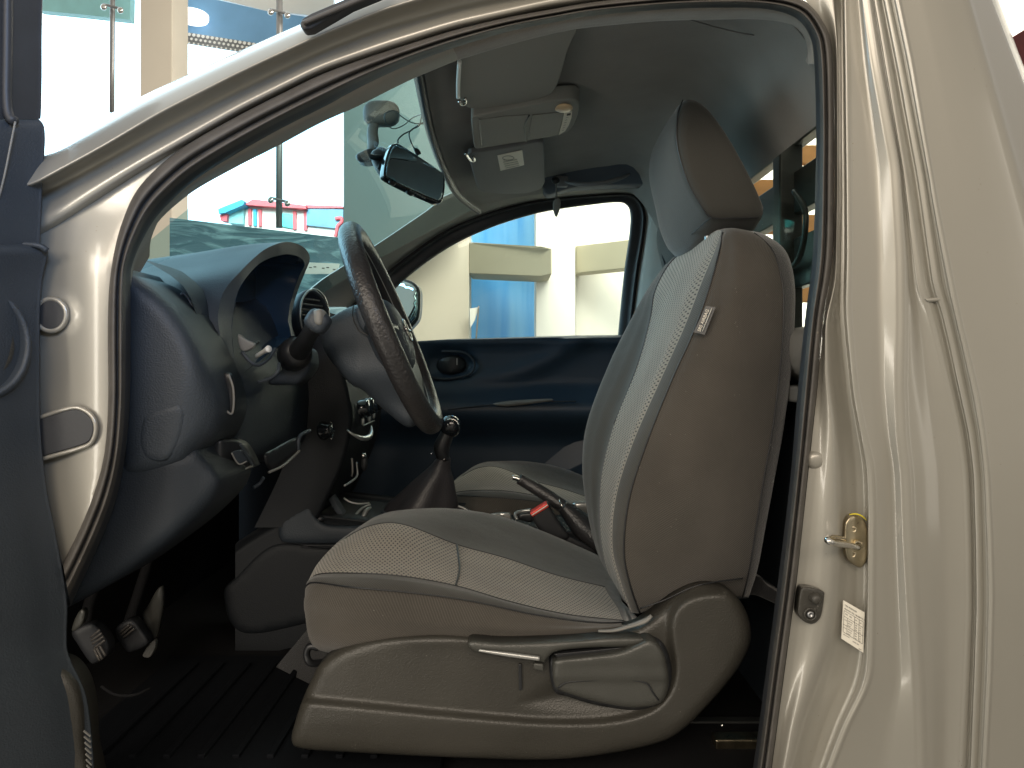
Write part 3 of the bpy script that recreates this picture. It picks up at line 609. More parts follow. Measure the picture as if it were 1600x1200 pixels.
# end cap and kick trim
cap = [(190,428),(206,430),(226,439),(250,456),(275,482),(300,520),(322,560),(338,595),(346,628),(344,656),(332,684),(310,706),(280,730),(200,745),(185,700),(185,560)]
relief('dash_end_cap', cap, lambda x, y: 1.0+.00012*(x-200)+.02*sstep(260, 345, x+ (y-600)*.15)**2, M_['plastic'], dash, step=8, rr=34, rd=.03, back=.10)
relief('fuse_cover', [(217,695),(219,660),(231,645),(262,634),(280,632),(290,642),(288,668),(276,700),(257,720),(228,716)], lambda x, y: .999+.00012*(x-200)+.02*sstep(260, 345, x+(y-600)*.15)**2, M_['plastic'], dash, step=5, rr=8, rd=.005, back=.01)
kick = [(130,760),(200,700),(270,706),(305,698),(320,712),(334,728),(346,748),(342,768),(328,790),(290,827),(240,866),(180,908),(112,946),(100,946),(104,900)]
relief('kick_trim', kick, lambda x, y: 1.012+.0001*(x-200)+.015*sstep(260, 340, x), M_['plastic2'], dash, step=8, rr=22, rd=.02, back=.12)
# side vent slit beside the hood
relief('side_vent', [(281,470),(284,459),(290,462),(298,476),(304,490),(302,500),(294,497),(285,486)], lambda x, y: 1.118+.0*x, M_['black'], dash, step=4, rr=3, rd=.004, back=.01)
tube('vent_frame', PA([(281,478,1.11),(283,460,1.11),(291,462,1.11),(300,478,1.11),(305,492,1.11),(300,500,1.11)]), .0018, M_['plastic'], dash)
relief('vent_vane', [(283,484),(292,480),(303,486),(301,494),(293,493)], lambda x, y: 1.112+0*x, M_['plastic'], dash, step=4, rr=3, rd=.002, back=.006)
# bright lower rim next to the hood foot
relief('trim_strip', [(345,590),(355,582),(362,592),(365,625),(362,648),(352,640),(346,628)], lambda x, y: 1.10+.0*x, M_['black'], dash, step=5, rr=4, rd=.003, back=.01)
tube('strip_edge', PA([(357,585,1.09),(364,605,1.09),(365,632,1.09),(361,647,1.09),(346,634,1.09)]), .0018, M_['plasticl'], dash)

# fascia across the cab (X from height), underside and passenger side
zs = [(.16,-.56),(.12,-.50),(.06,-.475),(0,-.458),(-.06,-.450),(-.11,-.452),(-.16,-.458),(-.185,-.48),(-.20,-.54),(-.19,-.66),(-.15,-.85)]
G = []
for Y in [1.10,1.14,1.2,1.3,1.4,1.5,1.6,1.7,1.85,2.0,2.2,2.36]:
    k = -.045*sstep(1.28, 1.42, np.array(Y))*(1-sstep(1.5, 1.6, np.array(Y)))
    G.append([Vector((X-(.03*math.exp(-((Y-1.38)/.1)**2) if z > .05 else 0), Y, H+z)) for z, X in zs])
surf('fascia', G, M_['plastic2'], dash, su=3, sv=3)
# top pad past the cluster
G = []
for Y in [1.5,1.6,1.75,1.9,2.1,2.3,2.38]:
    G.append([Vector((X, Y, H+z)) for X, z in [(-.95,.05),(-.85,.085),(-.7,.11),(-.6,.125),(-.54,.12),(-.50,.09),(-.485,.05)]])
surf('top_pad', G, M_['plastic'], dash, su=3, sv=3)
# switch bank, tray, key barrel
relief('switch_bank', [(306,698),(345,688),(378,692),(398,724),(396,730),(346,747),(332,728)], lambda x, y: 1.10+.0016*(x-345)*(x > 345), M_['black'], dash, step=5, rr=4, rd=.003, back=.02)
tube('bank_edge', PA([(304,698,1.09),(318,706,1.09),(334,724,1.09),(346,746,1.09),(372,737,1.14),(394,728,1.18)]), .0018, M_['plasticl'], dash)
tube('bank_edge', PA([(375,693,1.13),(386,712,1.15),(394,726,1.17)]), .0022, M_['plastic'], dash)
relief('window_switch', [(362,708),(378,704),(388,720),(372,726)], lambda x, y: 1.115+.0016*(x-362), M_['plastic'], dash, step=4, rr=3, rd=.003, back=.01)
tube('switch_edge', PA([(362,708,1.105),(373,725,1.12),(385,721,1.135)]), .0012, M_['plasticl'], dash)
blob('indicator', P(331, 721, 1.085), (.0016, .001, .0016), M_['whitep'], dash)
blob('indicator', P(335, 726, 1.085), (.0016, .001, .0016), M_['whitep'], dash)
relief('tray_recess', [(412,712),(430,700),(462,684),(467,700),(462,708),(440,725),(422,735)], lambda x, y: 1.30+.002*(x-412), M_['black'], dash, step=5, rr=3, rd=.004, back=.01)
tube('tray_lip', PA([(420,738,1.29),(440,729,1.33),(456,716,1.38),(468,704,1.41)]), .0025, M_['plasticl'], dash)
tube('tray_lip', PA([(466,704,1.41),(466,690,1.41),(470,680,1.42),(484,673,1.45)]), .004, M_['plastic'], dash)
tube('tray_lip', PA([(396,762,1.27),(406,755,1.28),(412,746,1.28)]), .003, M_['plastic'], dash)
lathe('key_barrel', [(.0,.022),(.011,.022),(.012,.02),(.020,.004),(.0205,0),(.0185,0),(.0175,.004)], P(505, 673, 1.55), (1, -.5, .15), M_['gloss'], dash)
tube('key_ring_bezel', [P(505, 673, 1.55)+Vector((.018+.001*math.cos(a), -.009+.0185*math.cos(a)*.9, .019*math.sin(a))) for a in np.linspace(-1.2, 1.7, 14)], .0012, M_['chrome'], dash)

# centre stack with knobs
cs = empty('centre_stack', P(570, 700, 1.8), parent=dash)
G = [[Vector((X, Y, H+z)) for z, X in [(.13,-.52),(.10,-.44),(.03,-.40),(-.05,-.375),(-.13,-.365),(-.22,-.385),(-.30,-.42),(-.36,-.45)]] for Y in [1.60,1.605,1.63,1.7,1.8,1.9,1.95,1.975,1.98]]
G[0] = [p+Vector((-.12, 0, 0)) for p in G[0]]; G[-1] = [p+Vector((-.12, 0, 0)) for p in G[-1]]
surf('stack_panel', G, M_['plastic3'], cs, su=3, sv=3)
for k, (x, y) in enumerate([(566,640),(574,636),(584,631)]):
    Yk = 1.66+k*.1
    lathe('climate_knob', [(0,.024),(.017,.024),(.02,.02),(.022,.0)], P(x, y, Yk)+Vector((-.004, 0, 0)), (1, -.1, .25), M_['gloss'], cs, res=24)
    tube('knob_bezel', [P(x, y, Yk)+Vector((.012, .022*math.cos(a), .021*math.sin(a))) for a in np.linspace(0.1, 2.2, 10)], .0026, M_['chrome'], cs)
for k, (x, y) in enumerate([(567,659),(577,654),(584,649)]):
    blob('climate_button', P(x, y, 1.66+k*.06), (.004, .005, .008), M_['silver'], cs, p=3)
tube('panel_line', PA([(568,665,1.64),(576,661,1.7),(585,657,1.78)]), .0015, M_['silver'], cs)
tube('stack_trim', PA([(542,672,1.56),(552,679,1.56),(566,685,1.58),(576,683,1.62),(580,676,1.66),(580,666,1.7)]), [.0015,.003,.005,.0065,.005,.002], M_['silver'], cs)
tube('socket_frame', PA([(538,759,1.55),(548,753,1.57),(558,743,1.6),(557,722,1.6)]), [.0025,.0025,.0025,.0015], M_['silver'], cs)
tube('socket_frame', PA([(550,716,1.56),(551,735,1.56),(550,744,1.57)]), .002, M_['plasticl'], cs)
blob('socket_knob', P(568, 712, 1.6), (.006, .006, .006), M_['chrome'], cs)
blob('socket_cap', P(569, 722, 1.61), (.008, .006, .02), M_['black'], cs)

# far air vent behind the stalk
vc = P(484, 494, 1.62)
va = Vector((.92, -.36, .10)).normalized()
vt = lathe('air_vent', [(.050,-.03),(.058,.0),(.060,.012),(.055,.016),(.050,.012),(.048,-.004),(.0,-.006)], vc, va, [M_['plastic']], dash, res=40, sx=.9)
for k in range(-3, 4):
    hw = math.sqrt(max(.0001, .045**2-(k*.012)**2)); sd = va.cross(Vector((0, 0, 1))).normalized()
    tube('vent_slat', [vc+va*.006+Vector((0, 0, k*.012))+sd*hw, vc+va*.007+Vector((0, 0, k*.012)), vc+va*.006+Vector((0, 0, k*.012))-sd*hw], .0022, M_['plasticl'], vt, n=6, res=6)
tube('vent_ring', [vc+va*.014+(va.cross(Vector((0, 0, 1))).normalized()*math.cos(a)*.9+Vector((0, 0, 1))*math.sin(a))*.058 for a in np.linspace(0, 6.283, 33)[:-1]], .0022, M_['silver'], vt, closed=True, n=60, res=6)

# column shroud and stalk
col = [(500,520),(503,504),(520,494),(548,479),(575,474),(600,480),(618,520),(640,580),(660,640),(640,668),(600,640),(570,612),(548,600),(530,580),(508,550)]
box('cowl_side', (-.55, 2.47, H-.34), (.9, .05, .72), M_['dark'], truck)
box('cowl_top', (-.9, 1.75, H+.02), (.12, 1.3, .06), M_['black'], truck)
sh = relief('column_shroud', col, lambda x, y: 1.245+.035*sstep(0, 1, (x-560)/60)*0+.0004*np.maximum(0, 560-x)+.04*sstep(575, 640, y), M_['plastic'], dash, step=7, rr=16, rd=.03, back=.14)
tube('shroud_seam', PA([(552,478,1.25),(551,495,1.236),(556,508,1.236),(563,518,1.236),(590,530,1.236)]), .0012, M_['black'], sh)
relief('shroud_cover', [(556,480),(570,476),(590,482),(604,520),(604,534),(585,528),(566,516),(558,500)], lambda x, y: 1.232+0*x, M_['plastic'], sh, step=6, rr=8, rd=.008, back=.02)
st = lathe('stalk_base', [(0,.03),(.018,.028),(.026,.018),(.029,.0),(.029,-.03)], P(462, 552, 1.27), (.35, -.8, .1), M_['black'], dash, res=28)
tube('indicator_stalk', PA([(463,552,1.28),(470,545,1.24),(480,528,1.2),(488,515,1.17),(495,505,1.15)]), [.019,.018,.014,.014,.016], M_['black'], dash, res=20)
blob('stalk_knob', P(497, 502, 1.14), (.019, .018, .017), M_['plastic'], dash, Matrix.Rotation(.6, 3, 'Y'), p=3.2)
relief('stalk_end', [(485,500),(486,489),(492,484),(502,483),(509,490),(510,499),(503,508),(494,507)], lambda x, y: 1.118+.0003*(x-497)**2*.3, M_['plasticl'], dash, step=4, rr=6, rd=.006, back=.012)
relief('shroud_bowl', [(428,585),(440,578),(435,560),(438,545),(452,540),(480,545),(486,560),(484,578),(465,600),(440,602),(420,600)], lambda x, y: 1.29+0*x, M_['plastic'], dash, step=5, rr=12, rd=.015, back=.05)
tube('bowl_edge', PA([(404,597,1.22),(420,592,1.22),(433,582,1.22),(436,568,1.23)]), .003, M_['plastic'], dash)

# --------------- steering wheel
wc = P(614, 514, 1.30); dn = Vector((.150, 0, -.365)).normalized(); ax = Vector((-.035, 1, -.014)).normalized(); nW = dn.cross(ax).normalized()
if nW.x < 0: nW = -nW
sw = empty('steering_wheel', wc, parent=truck)
def wp(a, r, h=0): return wc+ax*math.cos(a)*r+dn*math.sin(a)*r+nW*h
R0 = .183
bm = bmesh.new(); tubegeo(bm, [wp(a, R0) for a in np.linspace(0, 2*math.pi, 33)[:-1]], .0195, res=24, n=120, closed=True); bmo('rim', bm, M_['leather'], sw, True)
tube('rim_seam', [wp(a, R0-.0185, .004) for a in np.linspace(0, 2*math.pi, 65)[:-1]], .0011, M_['silver'], sw, closed=True, n=120, res=5)
rt = Matrix((dn, ax, nW)).transposed()
blob('airbag_cover', wc-nW*.012+dn*.012, (.070, .078, .034), M_['plastic'], sw, rt, p=2.8, seg=40)
for an in (0, math.pi): tube('spoke', [wp(an, .06, -.012), wp(an, .11, -.012), wp(an, .178, 0)], [.03, .022, .018], M_['black'], sw, flat=.5, res=14)
for sg in (-.32, .32):
    tube('spoke', [wp(math.pi/2+sg*1.2, .055, -.010), wp(math.pi/2+sg, .12, -.012), wp(math.pi/2+sg*.8, .178, -.002)], [.016, .012, .010], M_['silver'], sw, flat=.6, res=14)
bm = bmesh.new(); ec = wc+nW*.0225+dn*.012
tubegeo(bm, [ec+ax*math.cos(a)*.023+dn*math.sin(a)*.020 for a in np.linspace(0, 6.283, 25)[:-1]], .0026, closed=True, n=48, res=8)
tubegeo(bm, [ec-ax*.03+nW*.001, ec+ax*.03+nW*.001], .004, n=4, res=8)
bmo('emblem', bm, M_['chrome'], sw, True)

# --------------- seats
CUSH = [
 [(500,1012,1.16),(498,1012,1.14),(505,1018,1.12),(560,1022,1.10),(640,1020,1.10),(740,1018,1.10),(850,1015,1.10),(950,1010,1.10),(1010,1000,1.12)],
 [(495,1000,1.17),(482,975,1.15),(480,950,1.125),(540,968,1.075),(620,978,1.065),(720,985,1.063),(840,990,1.065),(940,985,1.07),(1005,975,1.1)],
 [(492,985,1.18),(478,945,1.165),(484,920,1.135),(545,935,1.085),(630,945,1.072),(730,955,1.070),(840,974,1.072),(940,978,1.08),(1000,972,1.11)],
 [(494,975,1.19),(478,932,1.18),(486,911,1.145),(550,918,1.093),(640,926,1.082),(735,939,1.079),(840,961,1.082),(935,973,1.09),(998,970,1.115)],
 [(497,970,1.195),(479,924,1.185),(489,904,1.155),(553,906,1.108),(640,911,1.098),(730,926,1.095),(830,950,1.097),(925,968,1.103),(994,970,1.12)],
 [(500,965,1.20),(481,916,1.195),(496,898,1.17),(558,896,1.13),(632,901,1.12),(714,916,1.12),(800,941,1.12),(885,960,1.125),(975,970,1.13)],
 [(510,950,1.27),(492,892,1.265),(515,870,1.25),(565,866,1.225),(632,868,1.22),(714,890,1.225),(795,912,1.225),(878,935,1.225),(965,950,1.22)],
 [(525,935,1.36),(512,868,1.355),(545,838,1.345),(585,820,1.345),(632,820,1.35),(714,851,1.36),(790,872,1.36),(870,899,1.355),(945,917,1.34)],
 [(540,925,1.42),(530,855,1.415),(560,824,1.41),(596,806,1.42),(640,803,1.43),(710,815,1.44),(785,838,1.44),(865,866,1.44),(950,895,1.42)],
 [(555,925,1.48),(548,850,1.475),(575,818,1.47),(606,801,1.485),(645,796,1.495),(705,796,1.505),(780,808,1.51),(860,837,1.51),(950,876,1.50)],
 [(580,930,1.54),(572,860,1.535),(595,825,1.53),(625,808,1.545),(660,802,1.555),(715,803,1.56),(785,815,1.56),(865,842,1.56),(955,880,1.55)],
 [(590,940,1.57),(585,900,1.57),(605,870,1.57),(635,860,1.58),(670,860,1.58),(725,860,1.58),(795,865,1.58),(870,880,1.58),(960,900,1.57)],
 [(560,1000,1.4),(560,1000,1.4),(600,1000,1.4),(640,1000,1.4),(680,1000,1.4),(730,1000,1.4),(800,1000,1.4),(870,1000,1.4),(960,1000,1.4)]]
def mk_seat():
    s = empty('seat', P(760, 1150, 1.32), parent=truck)
    cu = surf('cushion', [PA(r) for r in CUSH], [M_['cloth'], M_['clothg'], M_['hexm']], s, su=7, sv=6, cv=True, spans=[0,0,0,1,1,2,2,1,1,1,1,0,0], capu=True)
    tube('cushion_seam', [p+Vector((0, -.0035, .0015)) for p in PA(CUSH[3][1:])], .0012, M_['black'], s, n=80, res=6)
    for k in (5, 7): tube('cushion_seam', [p+Vector((0, -.0005, .0005)) for p in PA(CUSH[k][1:])], .0010, M_['black'], s, n=80, res=6)
    tube('cushion_seam', PA([(712,915,1.12),(718,890,1.225),(716,868,1.30),(714,851,1.358)]), .0016, M_['black'], s, n=40, res=6)
    # backrest: bottom -> top
    n = 10
    rl = dict(
     A=[(1060,930,1.52),(1085,880,1.55),(1098,835,1.55),(1106,780,1.55),(1114,700,1.55),(1122,610,1.55),(1128,530,1.55),(1130,465,1.54),(1124,415,1.52),(1108,390,1.47)],
     A2=[(1120,935,1.3),(1140,885,1.32),(1152,830,1.32),(1160,760,1.32),(1170,680,1.32),(1178,590,1.32),(1183,515,1.32),(1183,450,1.32),(1175,400,1.31),(1155,376,1.29)],
     B=[(1164,935,1.16),(1180,890,1.15),(1193,825,1.15),(1208,745,1.15),(1222,665,1.15),(1233,580,1.15),(1239,505,1.15),(1239,440,1.15),(1226,393,1.16),(1195,368,1.18)],
     C=[(1160,932,1.115),(1170,890,1.10),(1180,828,1.095),(1192,752,1.095),(1206,672,1.095),(1217,585,1.095),(1223,510,1.095),(1222,445,1.10),(1207,392,1.115),(1178,364,1.14)],
     D=[(1080,940,1.105),(1085,895,1.080),(1088,840,1.070),(1095,765,1.067),(1112,682,1.067),(1135,590,1.068),(1152,515,1.070),(1163,448,1.078),(1160,393,1.098),(1150,360,1.13)],
     D2=[(1025,950,1.105),(1020,905,1.082),(1015,852,1.075),(1022,772,1.072),(1048,688,1.072),(1082,590,1.073),(1108,515,1.075),(1130,448,1.083),(1138,393,1.102),(1136,362,1.13)],
     E=[(1000,958,1.115),(985,915,1.094),(975,860,1.087),(983,780,1.085),(1010,693,1.085),(1050,593,1.085),(1083,520,1.086),(1108,450,1.092),(1124,393,1.108),(1129,364,1.135)],
     F=[(988,957,1.13),(970,908,1.115),(957,852,1.11),(963,775,1.11),(990,690,1.11),(1034,590,1.112),(1070,510,1.115),(1097,440,1.12),(1117,392,1.13),(1126,364,1.145)],
     G=[(985,955,1.16),(966,905,1.145),(954,850,1.14),(960,770,1.14),(984,685,1.14),(1022,590,1.145),(1056,512,1.15),(1082,442,1.155),(1106,394,1.16),(1121,365,1.165)],
     G2=[(990,950,1.20),(976,900,1.19),(966,845,1.19),(972,765,1.19),(994,680,1.19),(1026,588,1.19),(1052,508,1.19),(1074,440,1.195),(1098,394,1.20),(1114,367,1.205)],
     Hh=[(975,940,1.30),(960,890,1.30),(952,835,1.30),(956,755,1.30),(978,672,1.30),(1010,582,1.30),(1036,505,1.30),(1052,445,1.30),(1074,400,1.30),(1096,374,1.29)],
     I=[(960,925,1.41),(946,880,1.42),(938,822,1.42),(940,745,1.42),(960,662,1.42),(996,572,1.42),(1016,500,1.42),(1024,455,1.41),(1046,413,1.40),(1076,386,1.38)],
     I2=[(955,915,1.45),(938,870,1.46),(926,810,1.46),(922,735,1.46),(936,655,1.46),(972,568,1.46),(1000,500,1.46),(1013,458,1.45),(1036,418,1.44),(1066,392,1.42)],
     J=[(955,905,1.49),(936,862,1.505),(920,802,1.505),(911,730,1.505),(918,660,1.505),(952,568,1.505),(986,500,1.505),(1008,462,1.49),(1036,424,1.47),(1062,397,1.44)],
     K=[(985,900,1.55),(970,858,1.565),(956,800,1.565),(948,730,1.565),(956,660,1.565),(990,568,1.565),(1022,502,1.565),(1042,464,1.55),(1062,426,1.53),(1082,400,1.48)])
    ks = list(rl)
    # crown row closing the top
    rails = []
    for k in ks:
        r = rl[k]; x, y, Y = r[-1]; cxp = P(1120, 366, 1.30); p = PA(r); t = p[-1].lerp(cxp, .35)+Vector((0, 0, .006)); t2 = p[-1].lerp(cxp, .85)+Vector((0, 0, .008)); rails.append(p+[t, t2])
    sp = []
    for a in ks: sp.append({'A':3,'A2':3,'B':3,'C':0,'D':0,'D2':0,'E':1,'F':2,'G':2,'G2':2,'Hh':2,'I':1,'I2':1,'J':1,'K':3}[a])
    bk = surf('backrest', rails, [M_['cloth'], M_['clothg'], M_['hexm'], M_['dgrey']], s, su=7, sv=6, cv=True, spans=sp, capu=True)
    tube('backrest_seam', [p+Vector((-.0005, -.0015, 0)) for p in PA(rl['E'])], .0013, M_['black'], s, n=90, res=6)
    tube('backrest_seam', [p+Vector((-.001, 0, 0)) for p in PA(rl['I'])[4:]], .0012, M_['black'], s, n=60, res=6)
    tube('backrest_seam', [p+Vector((0, -.002, 0)) for p in PA(rl['C'])], .0010, M_['black'], s, n=60, res=6)
    tube('backrest_seam', [p+Vector((0, -.002, .000)) for p in PA([(1000,950,1.088),(1018,944,1.080),(1040,936,1.076),(1090,914,1.070),(1160,903,1.088)])], .0012, M_['black'], s, n=40, res=6)
    # headrest: rounded wedge
    prof = [(1066,156),(1057,182),(1057,225),(1072,281),(1094,322),(1112,341),(1150,343),(1186,342),(1198,332),(1192,312),(1175,275),(1141,213),(1108,167),(1086,151),(1074,150)]
    pf = crpath(prof, 48, True)
    base = [P(x, y, 1.18) for x, y in pf]; c = sum(base, Vector())/len(base); G = []
    for Y, k, dz in [(1.178,.30,0),(1.176,.70,0),(1.178,.88,0),(1.186,.965,0),(1.20,1.0,0),(1.24,1.02,-.002),(1.30,1.03,-.004),(1.36,1.02,-.004),(1.40,1.0,-.003),(1.425,.95,-.001),(1.438,.85,0),(1.443,.6,0),(1.444,.2,0)]:
        G.append([Vector((c.x+(b.x-c.x)*k-(.010*math.exp(-((b.z-H-.262)/.035)**2)*float(sstep(1.22, 1.38, Y)) if b.x < c.x else 0), Y, (lambda z: z-.034*float(sstep(1.185, 1.33, Y))*float(sstep(H+.30, H+.215, z)))(c.z+(b.z-c.z)*k+dz))) for b in base])
    G = [[r[i] for r in G] for i in range(len(base))]
    hr = grid('headrest', G, M_['clothh'], s, cv=True, capu=True)
    q = [P(x, y, 1.1835) for x, y in [(1067,156),(1059,180),(1058,225),(1073,279),(1095,320),(1112,339.5),(1150,341),(1186,340)]]
    tube('headrest_seam', q, .0011, M_['black'], hr, n=80, res=6)
    tube('headrest_seam', PA([(1112,340,1.183),(1100,349,1.20),(1086,361,1.24),(1072,372,1.30)]), .0009, M_['black'], hr, n=30, res=6)
    for Yq in (1.25, 1.36): tube('headrest_post', [Vector((.335, Yq, H+.26)), Vector((.345, Yq, H+.13))], .006, M_['steel'], s, n=6)
    return s
M_['clothh'] = mat('headrest_cloth', (.040, .039, .034), .72, bump=.5, bs=500, sheen=.3, var=.06, vs=10, spec=.25)
seat = mk_seat(); seat['label'] = 'near driver seat with levers on its plastic side shield'
# airbag tag
tg = prism('airbag_tag', PA([(1103,478,1.068),(1118,480,1.063),(1101,523,1.063),(1084,519,1.070)]), (.0, .0015, 0), M_['black'], seat)
a = P(1096, 519.5, 1.0605); b = P(1111.5, 481.5, 1.0605); rgt = (b-a).normalized(); upv = Vector((-rgt.z, 0, rgt.x)).normalized()
text('airbag_text', 'SRS AIRBAG', a+upv*.002, rgt, upv, .0066, M_['white'], seat)
tube('tag_stripe', [a+rgt*.002-upv*.0006, b-upv*.0006], .0005, M_['white'], seat, n=4, res=4)

# side shield with levers (driver)
sho = [(456,1158),(462,1125),(474,1090),(487,1062),(502,1036),(540,1012),(600,998),(680,991),(760,996),(850,1000),(930,993),(985,982),(1012,968),(1035,950),(1060,929),(1090,915),(1122,916),(1150,931),(1168,960),(1174,992),(1166,1022),(1142,1060),(1100,1108),(1060,1145),(1020,1163),(940,1179),(850,1187),(700,1183),(560,1176),(475,1170)]
inn = [(440,1085),(470,1094),(560,1103),(700,1117),(850,1129),(950,1127),(1015,1110),(1045,1082),(1055,1045),(1050,1005),(1048,975),(1057,950),(1075,935),(1100,928),(1130,924),(1135,850),(440,850)]
pocket = [(800,1100),(850,1060),(900,1030),(1000,1010),(1045,1040),(1045,1080),(1010,1104),(940,1122),(860,1120)]
inn = crpath(inn[:-2], 90)[:, :2].tolist()+inn[-2:]
pocket = crpath(pocket, 50, True).tolist()
def shY(x, y):
    d = sdist(x, y, inn); Yb = 1.038+.015*sstep(-7, 10, d)
    Yb += .010*sstep(0, 40, sdist(x, y, pocket))
    Yb += .010*sstep(1120, 1190, y)+.006*sstep(560, 455, x)*1
    Yb += -.004*np.exp(-((y-998)/10)**2)*(x < 760)
    return Yb
sd_ = relief('side_shield', sho, shY, M_['shield'], seat, step=4.5, rr=20, rd=.016, back=.03)
prism('shield_slot', PA([(810,1038,1.049),(815,1038,1.049),(816,1078,1.049),(811,1079,1.049)]), (0, .004, 0), M_['black'], seat, .001)
relief('lever_gap_shade', [(858,1042),(866,1018),(919,1013),(990,1006),(1014,994),(1036,1005),(1048,1034),(1051,1070),(1043,1094),(1030,1104),(1012,1108),(981,1109),(930,1101),(886,1088),(866,1080)], lambda x, y: 1.046+0*x, M_['black'], seat, step=6, rr=3, rd=.004, back=.02)  # black plate behind the lever, shade of the gap put into its colour
lv = relief('height_lever', [(864,1040),(870,1031),(919,1025),(966,1018),(996,1006),(1015,999),(1031,1010),(1041,1034),(1045,1069),(1038,1092),(1028,1100),(1012,1104),(981,1105),(934,1097),(890,1084),(872,1077),(865,1066)], lambda x, y: 1.022+.006*sstep(1056, 1070, y-.0*x)-.004*sstep(1045, 1025, y), M_['lever'], seat, step=5, rr=9, rd=.009, back=.03)
tube('lever_groove', PA([(872,1075,1.0265),(887,1066,1.0265),(930,1063,1.0265),(975,1062,1.0265),(1009,1067,1.0265),(1020,1082,1.0265),(1029,1094,1.0285)]), .0012, M_['black'], seat, n=50, res=6)
rc = relief('recline_lever', [(731,1007),(739,1001),(790,1004),(887,1001),(950,996),(1000,996),(1010,1002),(990,1010),(925,1012),(880,1016),(862,1022),(850,1036),(844,1034),(794,1028),(752,1021),(738,1016)], lambda x, y: 1.030+0*x, M_['lever'], seat, step=5, rr=7, rd=.008, back=.025)
tube('lever_edge', PA([(748,1016,1.026),(790,1022,1.026),(843,1029,1.026)]), [.0018,.0032,.0034], M_['silver'], seat, n=30)
prism('lever_stop', PA([(833,1036,1.035),(850,1038,1.035),(850,1050,1.035),(834,1047,1.035)]), (0, .02, 0), M_['lever'], seat, .003)
prism('lever_gap', PA([(866,1022,1.036),(990,1010,1.036),(990,1016,1.036),(872,1030,1.036)]), (0, .01, 0), M_['black'], seat, .001)
tube('shield_clip', PA([(935,986,1.06),(960,985,1.055),(985,978,1.05),(1008,970,1.045),(1018,962,1.045)]), [.003,.004,.005,.006,.004], M_['plasticl'], seat, flat=.6)
tube('seat_wire', PA([(498,1012,1.2),(484,1010,1.2),(479,1022,1.2),(486,1036,1.2),(510,1034,1.22)]), .006, M_['black'], seat)
# valance fabric flap behind the backrest
relief('rear_flap', [(1150,905),(1185,900),(1200,915),(1236,938),(1230,950),(1180,930),(1160,932)], lambda x, y: 1.2+0*x, M_['dgrey'], seat, step=6, rr=4, rd=.004, back=.1)

# passenger seat: the same cushion, backrest and headrest, further across
ps_ = empty('seat', WL[seat.name], parent=truck)
ps_['label'] = 'far passenger seat mostly hidden behind the driver seat'
dx = Vector((.165, .75, 0)); ps_.location = seat.location+dx
for ch in [c for c in S.objects if c.parent == seat and c.name.split('.')[0] in ('cushion', 'cushion_seam', 'backrest', 'backrest_seam', 'headrest', 'headrest_post')]:
    c = ch.copy(); S.collection.objects.link(c); c.parent = ps_; c.matrix_parent_inverse = ch.matrix_parent_inverse
    for g2 in [k for k in S.objects if k.parent == ch]:
        d = g2.copy(); S.collection.objects.link(d); d.parent = c; d.matrix_parent_inverse = g2.matrix_parent_inverse
# --------------- centre console, lever, brake, buckle
cn = empty('centre_console', P(700, 900, 1.7), parent=truck)
CP = [(-.62,-.40),(-.55,-.355),(-.50,-.335),(-.42,-.338),(-.30,-.352),(-.1,-.37),(.1,-.375),(.3,-.36),(.45,-.34)]
G = []
for Y, dz in [(1.62,-.30),(1.62,-.03),(1.622,-.008),(1.63,0),(1.70,-.003),(1.80,-.003),(1.845,0),(1.853,-.01),(1.855,-.3)]: G.append([Vector((X, Y, H+z+dz)) for X, z in CP])
surf('console_shell', G, M_['plastic3'], cn, su=3, sv=3)
relief('console_side', [(436,820),(446,808),(480,792),(492,806),(505,818),(540,822),(640,822),(640,848),(520,850),(456,849),(438,843)], lambda x, y: 1.60+0*x, M_['plastic'], cn, step=6, rr=9, rd=.01, back=.02)
relief('console_side', [(350,930),(370,900),(430,850),(520,856),(620,858),(620,940),(500,970),(380,990)], lambda x, y: 1.615+0*x, M_['plastic3'], cn, step=8, rr=9, rd=.01, back=.02)
tube('console_seam', PA([(470,852,1.598),(540,852,1.598),(620,850,1.598)]), .002, M_['black'], cn)
tube('cup_trim', PA([(550,818,1.66),(556,805,1.68),(566,794,1.70),(579,788,1.71)]), [.003,.0035,.003,.002], M_['silver'], cn)
tube('cup_trim', PA([(563,817,1.66),(568,806,1.67),(573,797,1.68),(580,793,1.69)]), [.002,.005,.005,.002], M_['silver'], cn)
tube('cup_trim', PA([(537,778,1.72),(546,784,1.72),(560,787,1.72),(577,786,1.72)]), .0022, M_['silver'], cn)
tube('cup_trim', PA([(515,779,1.66),(524,792,1.66),(535,806,1.66)]), .003, M_['silver'], cn)
box('tray_insert', P(527, 790, 1.67), (.014, .03, .05), M_['plastic'], cn, Matrix.Rotation(-.55, 3, 'Y'), bev=.003)
blob('tray_corner', P(499, 811, 1.62), (.012, .01, .009), M_['black'], cn)
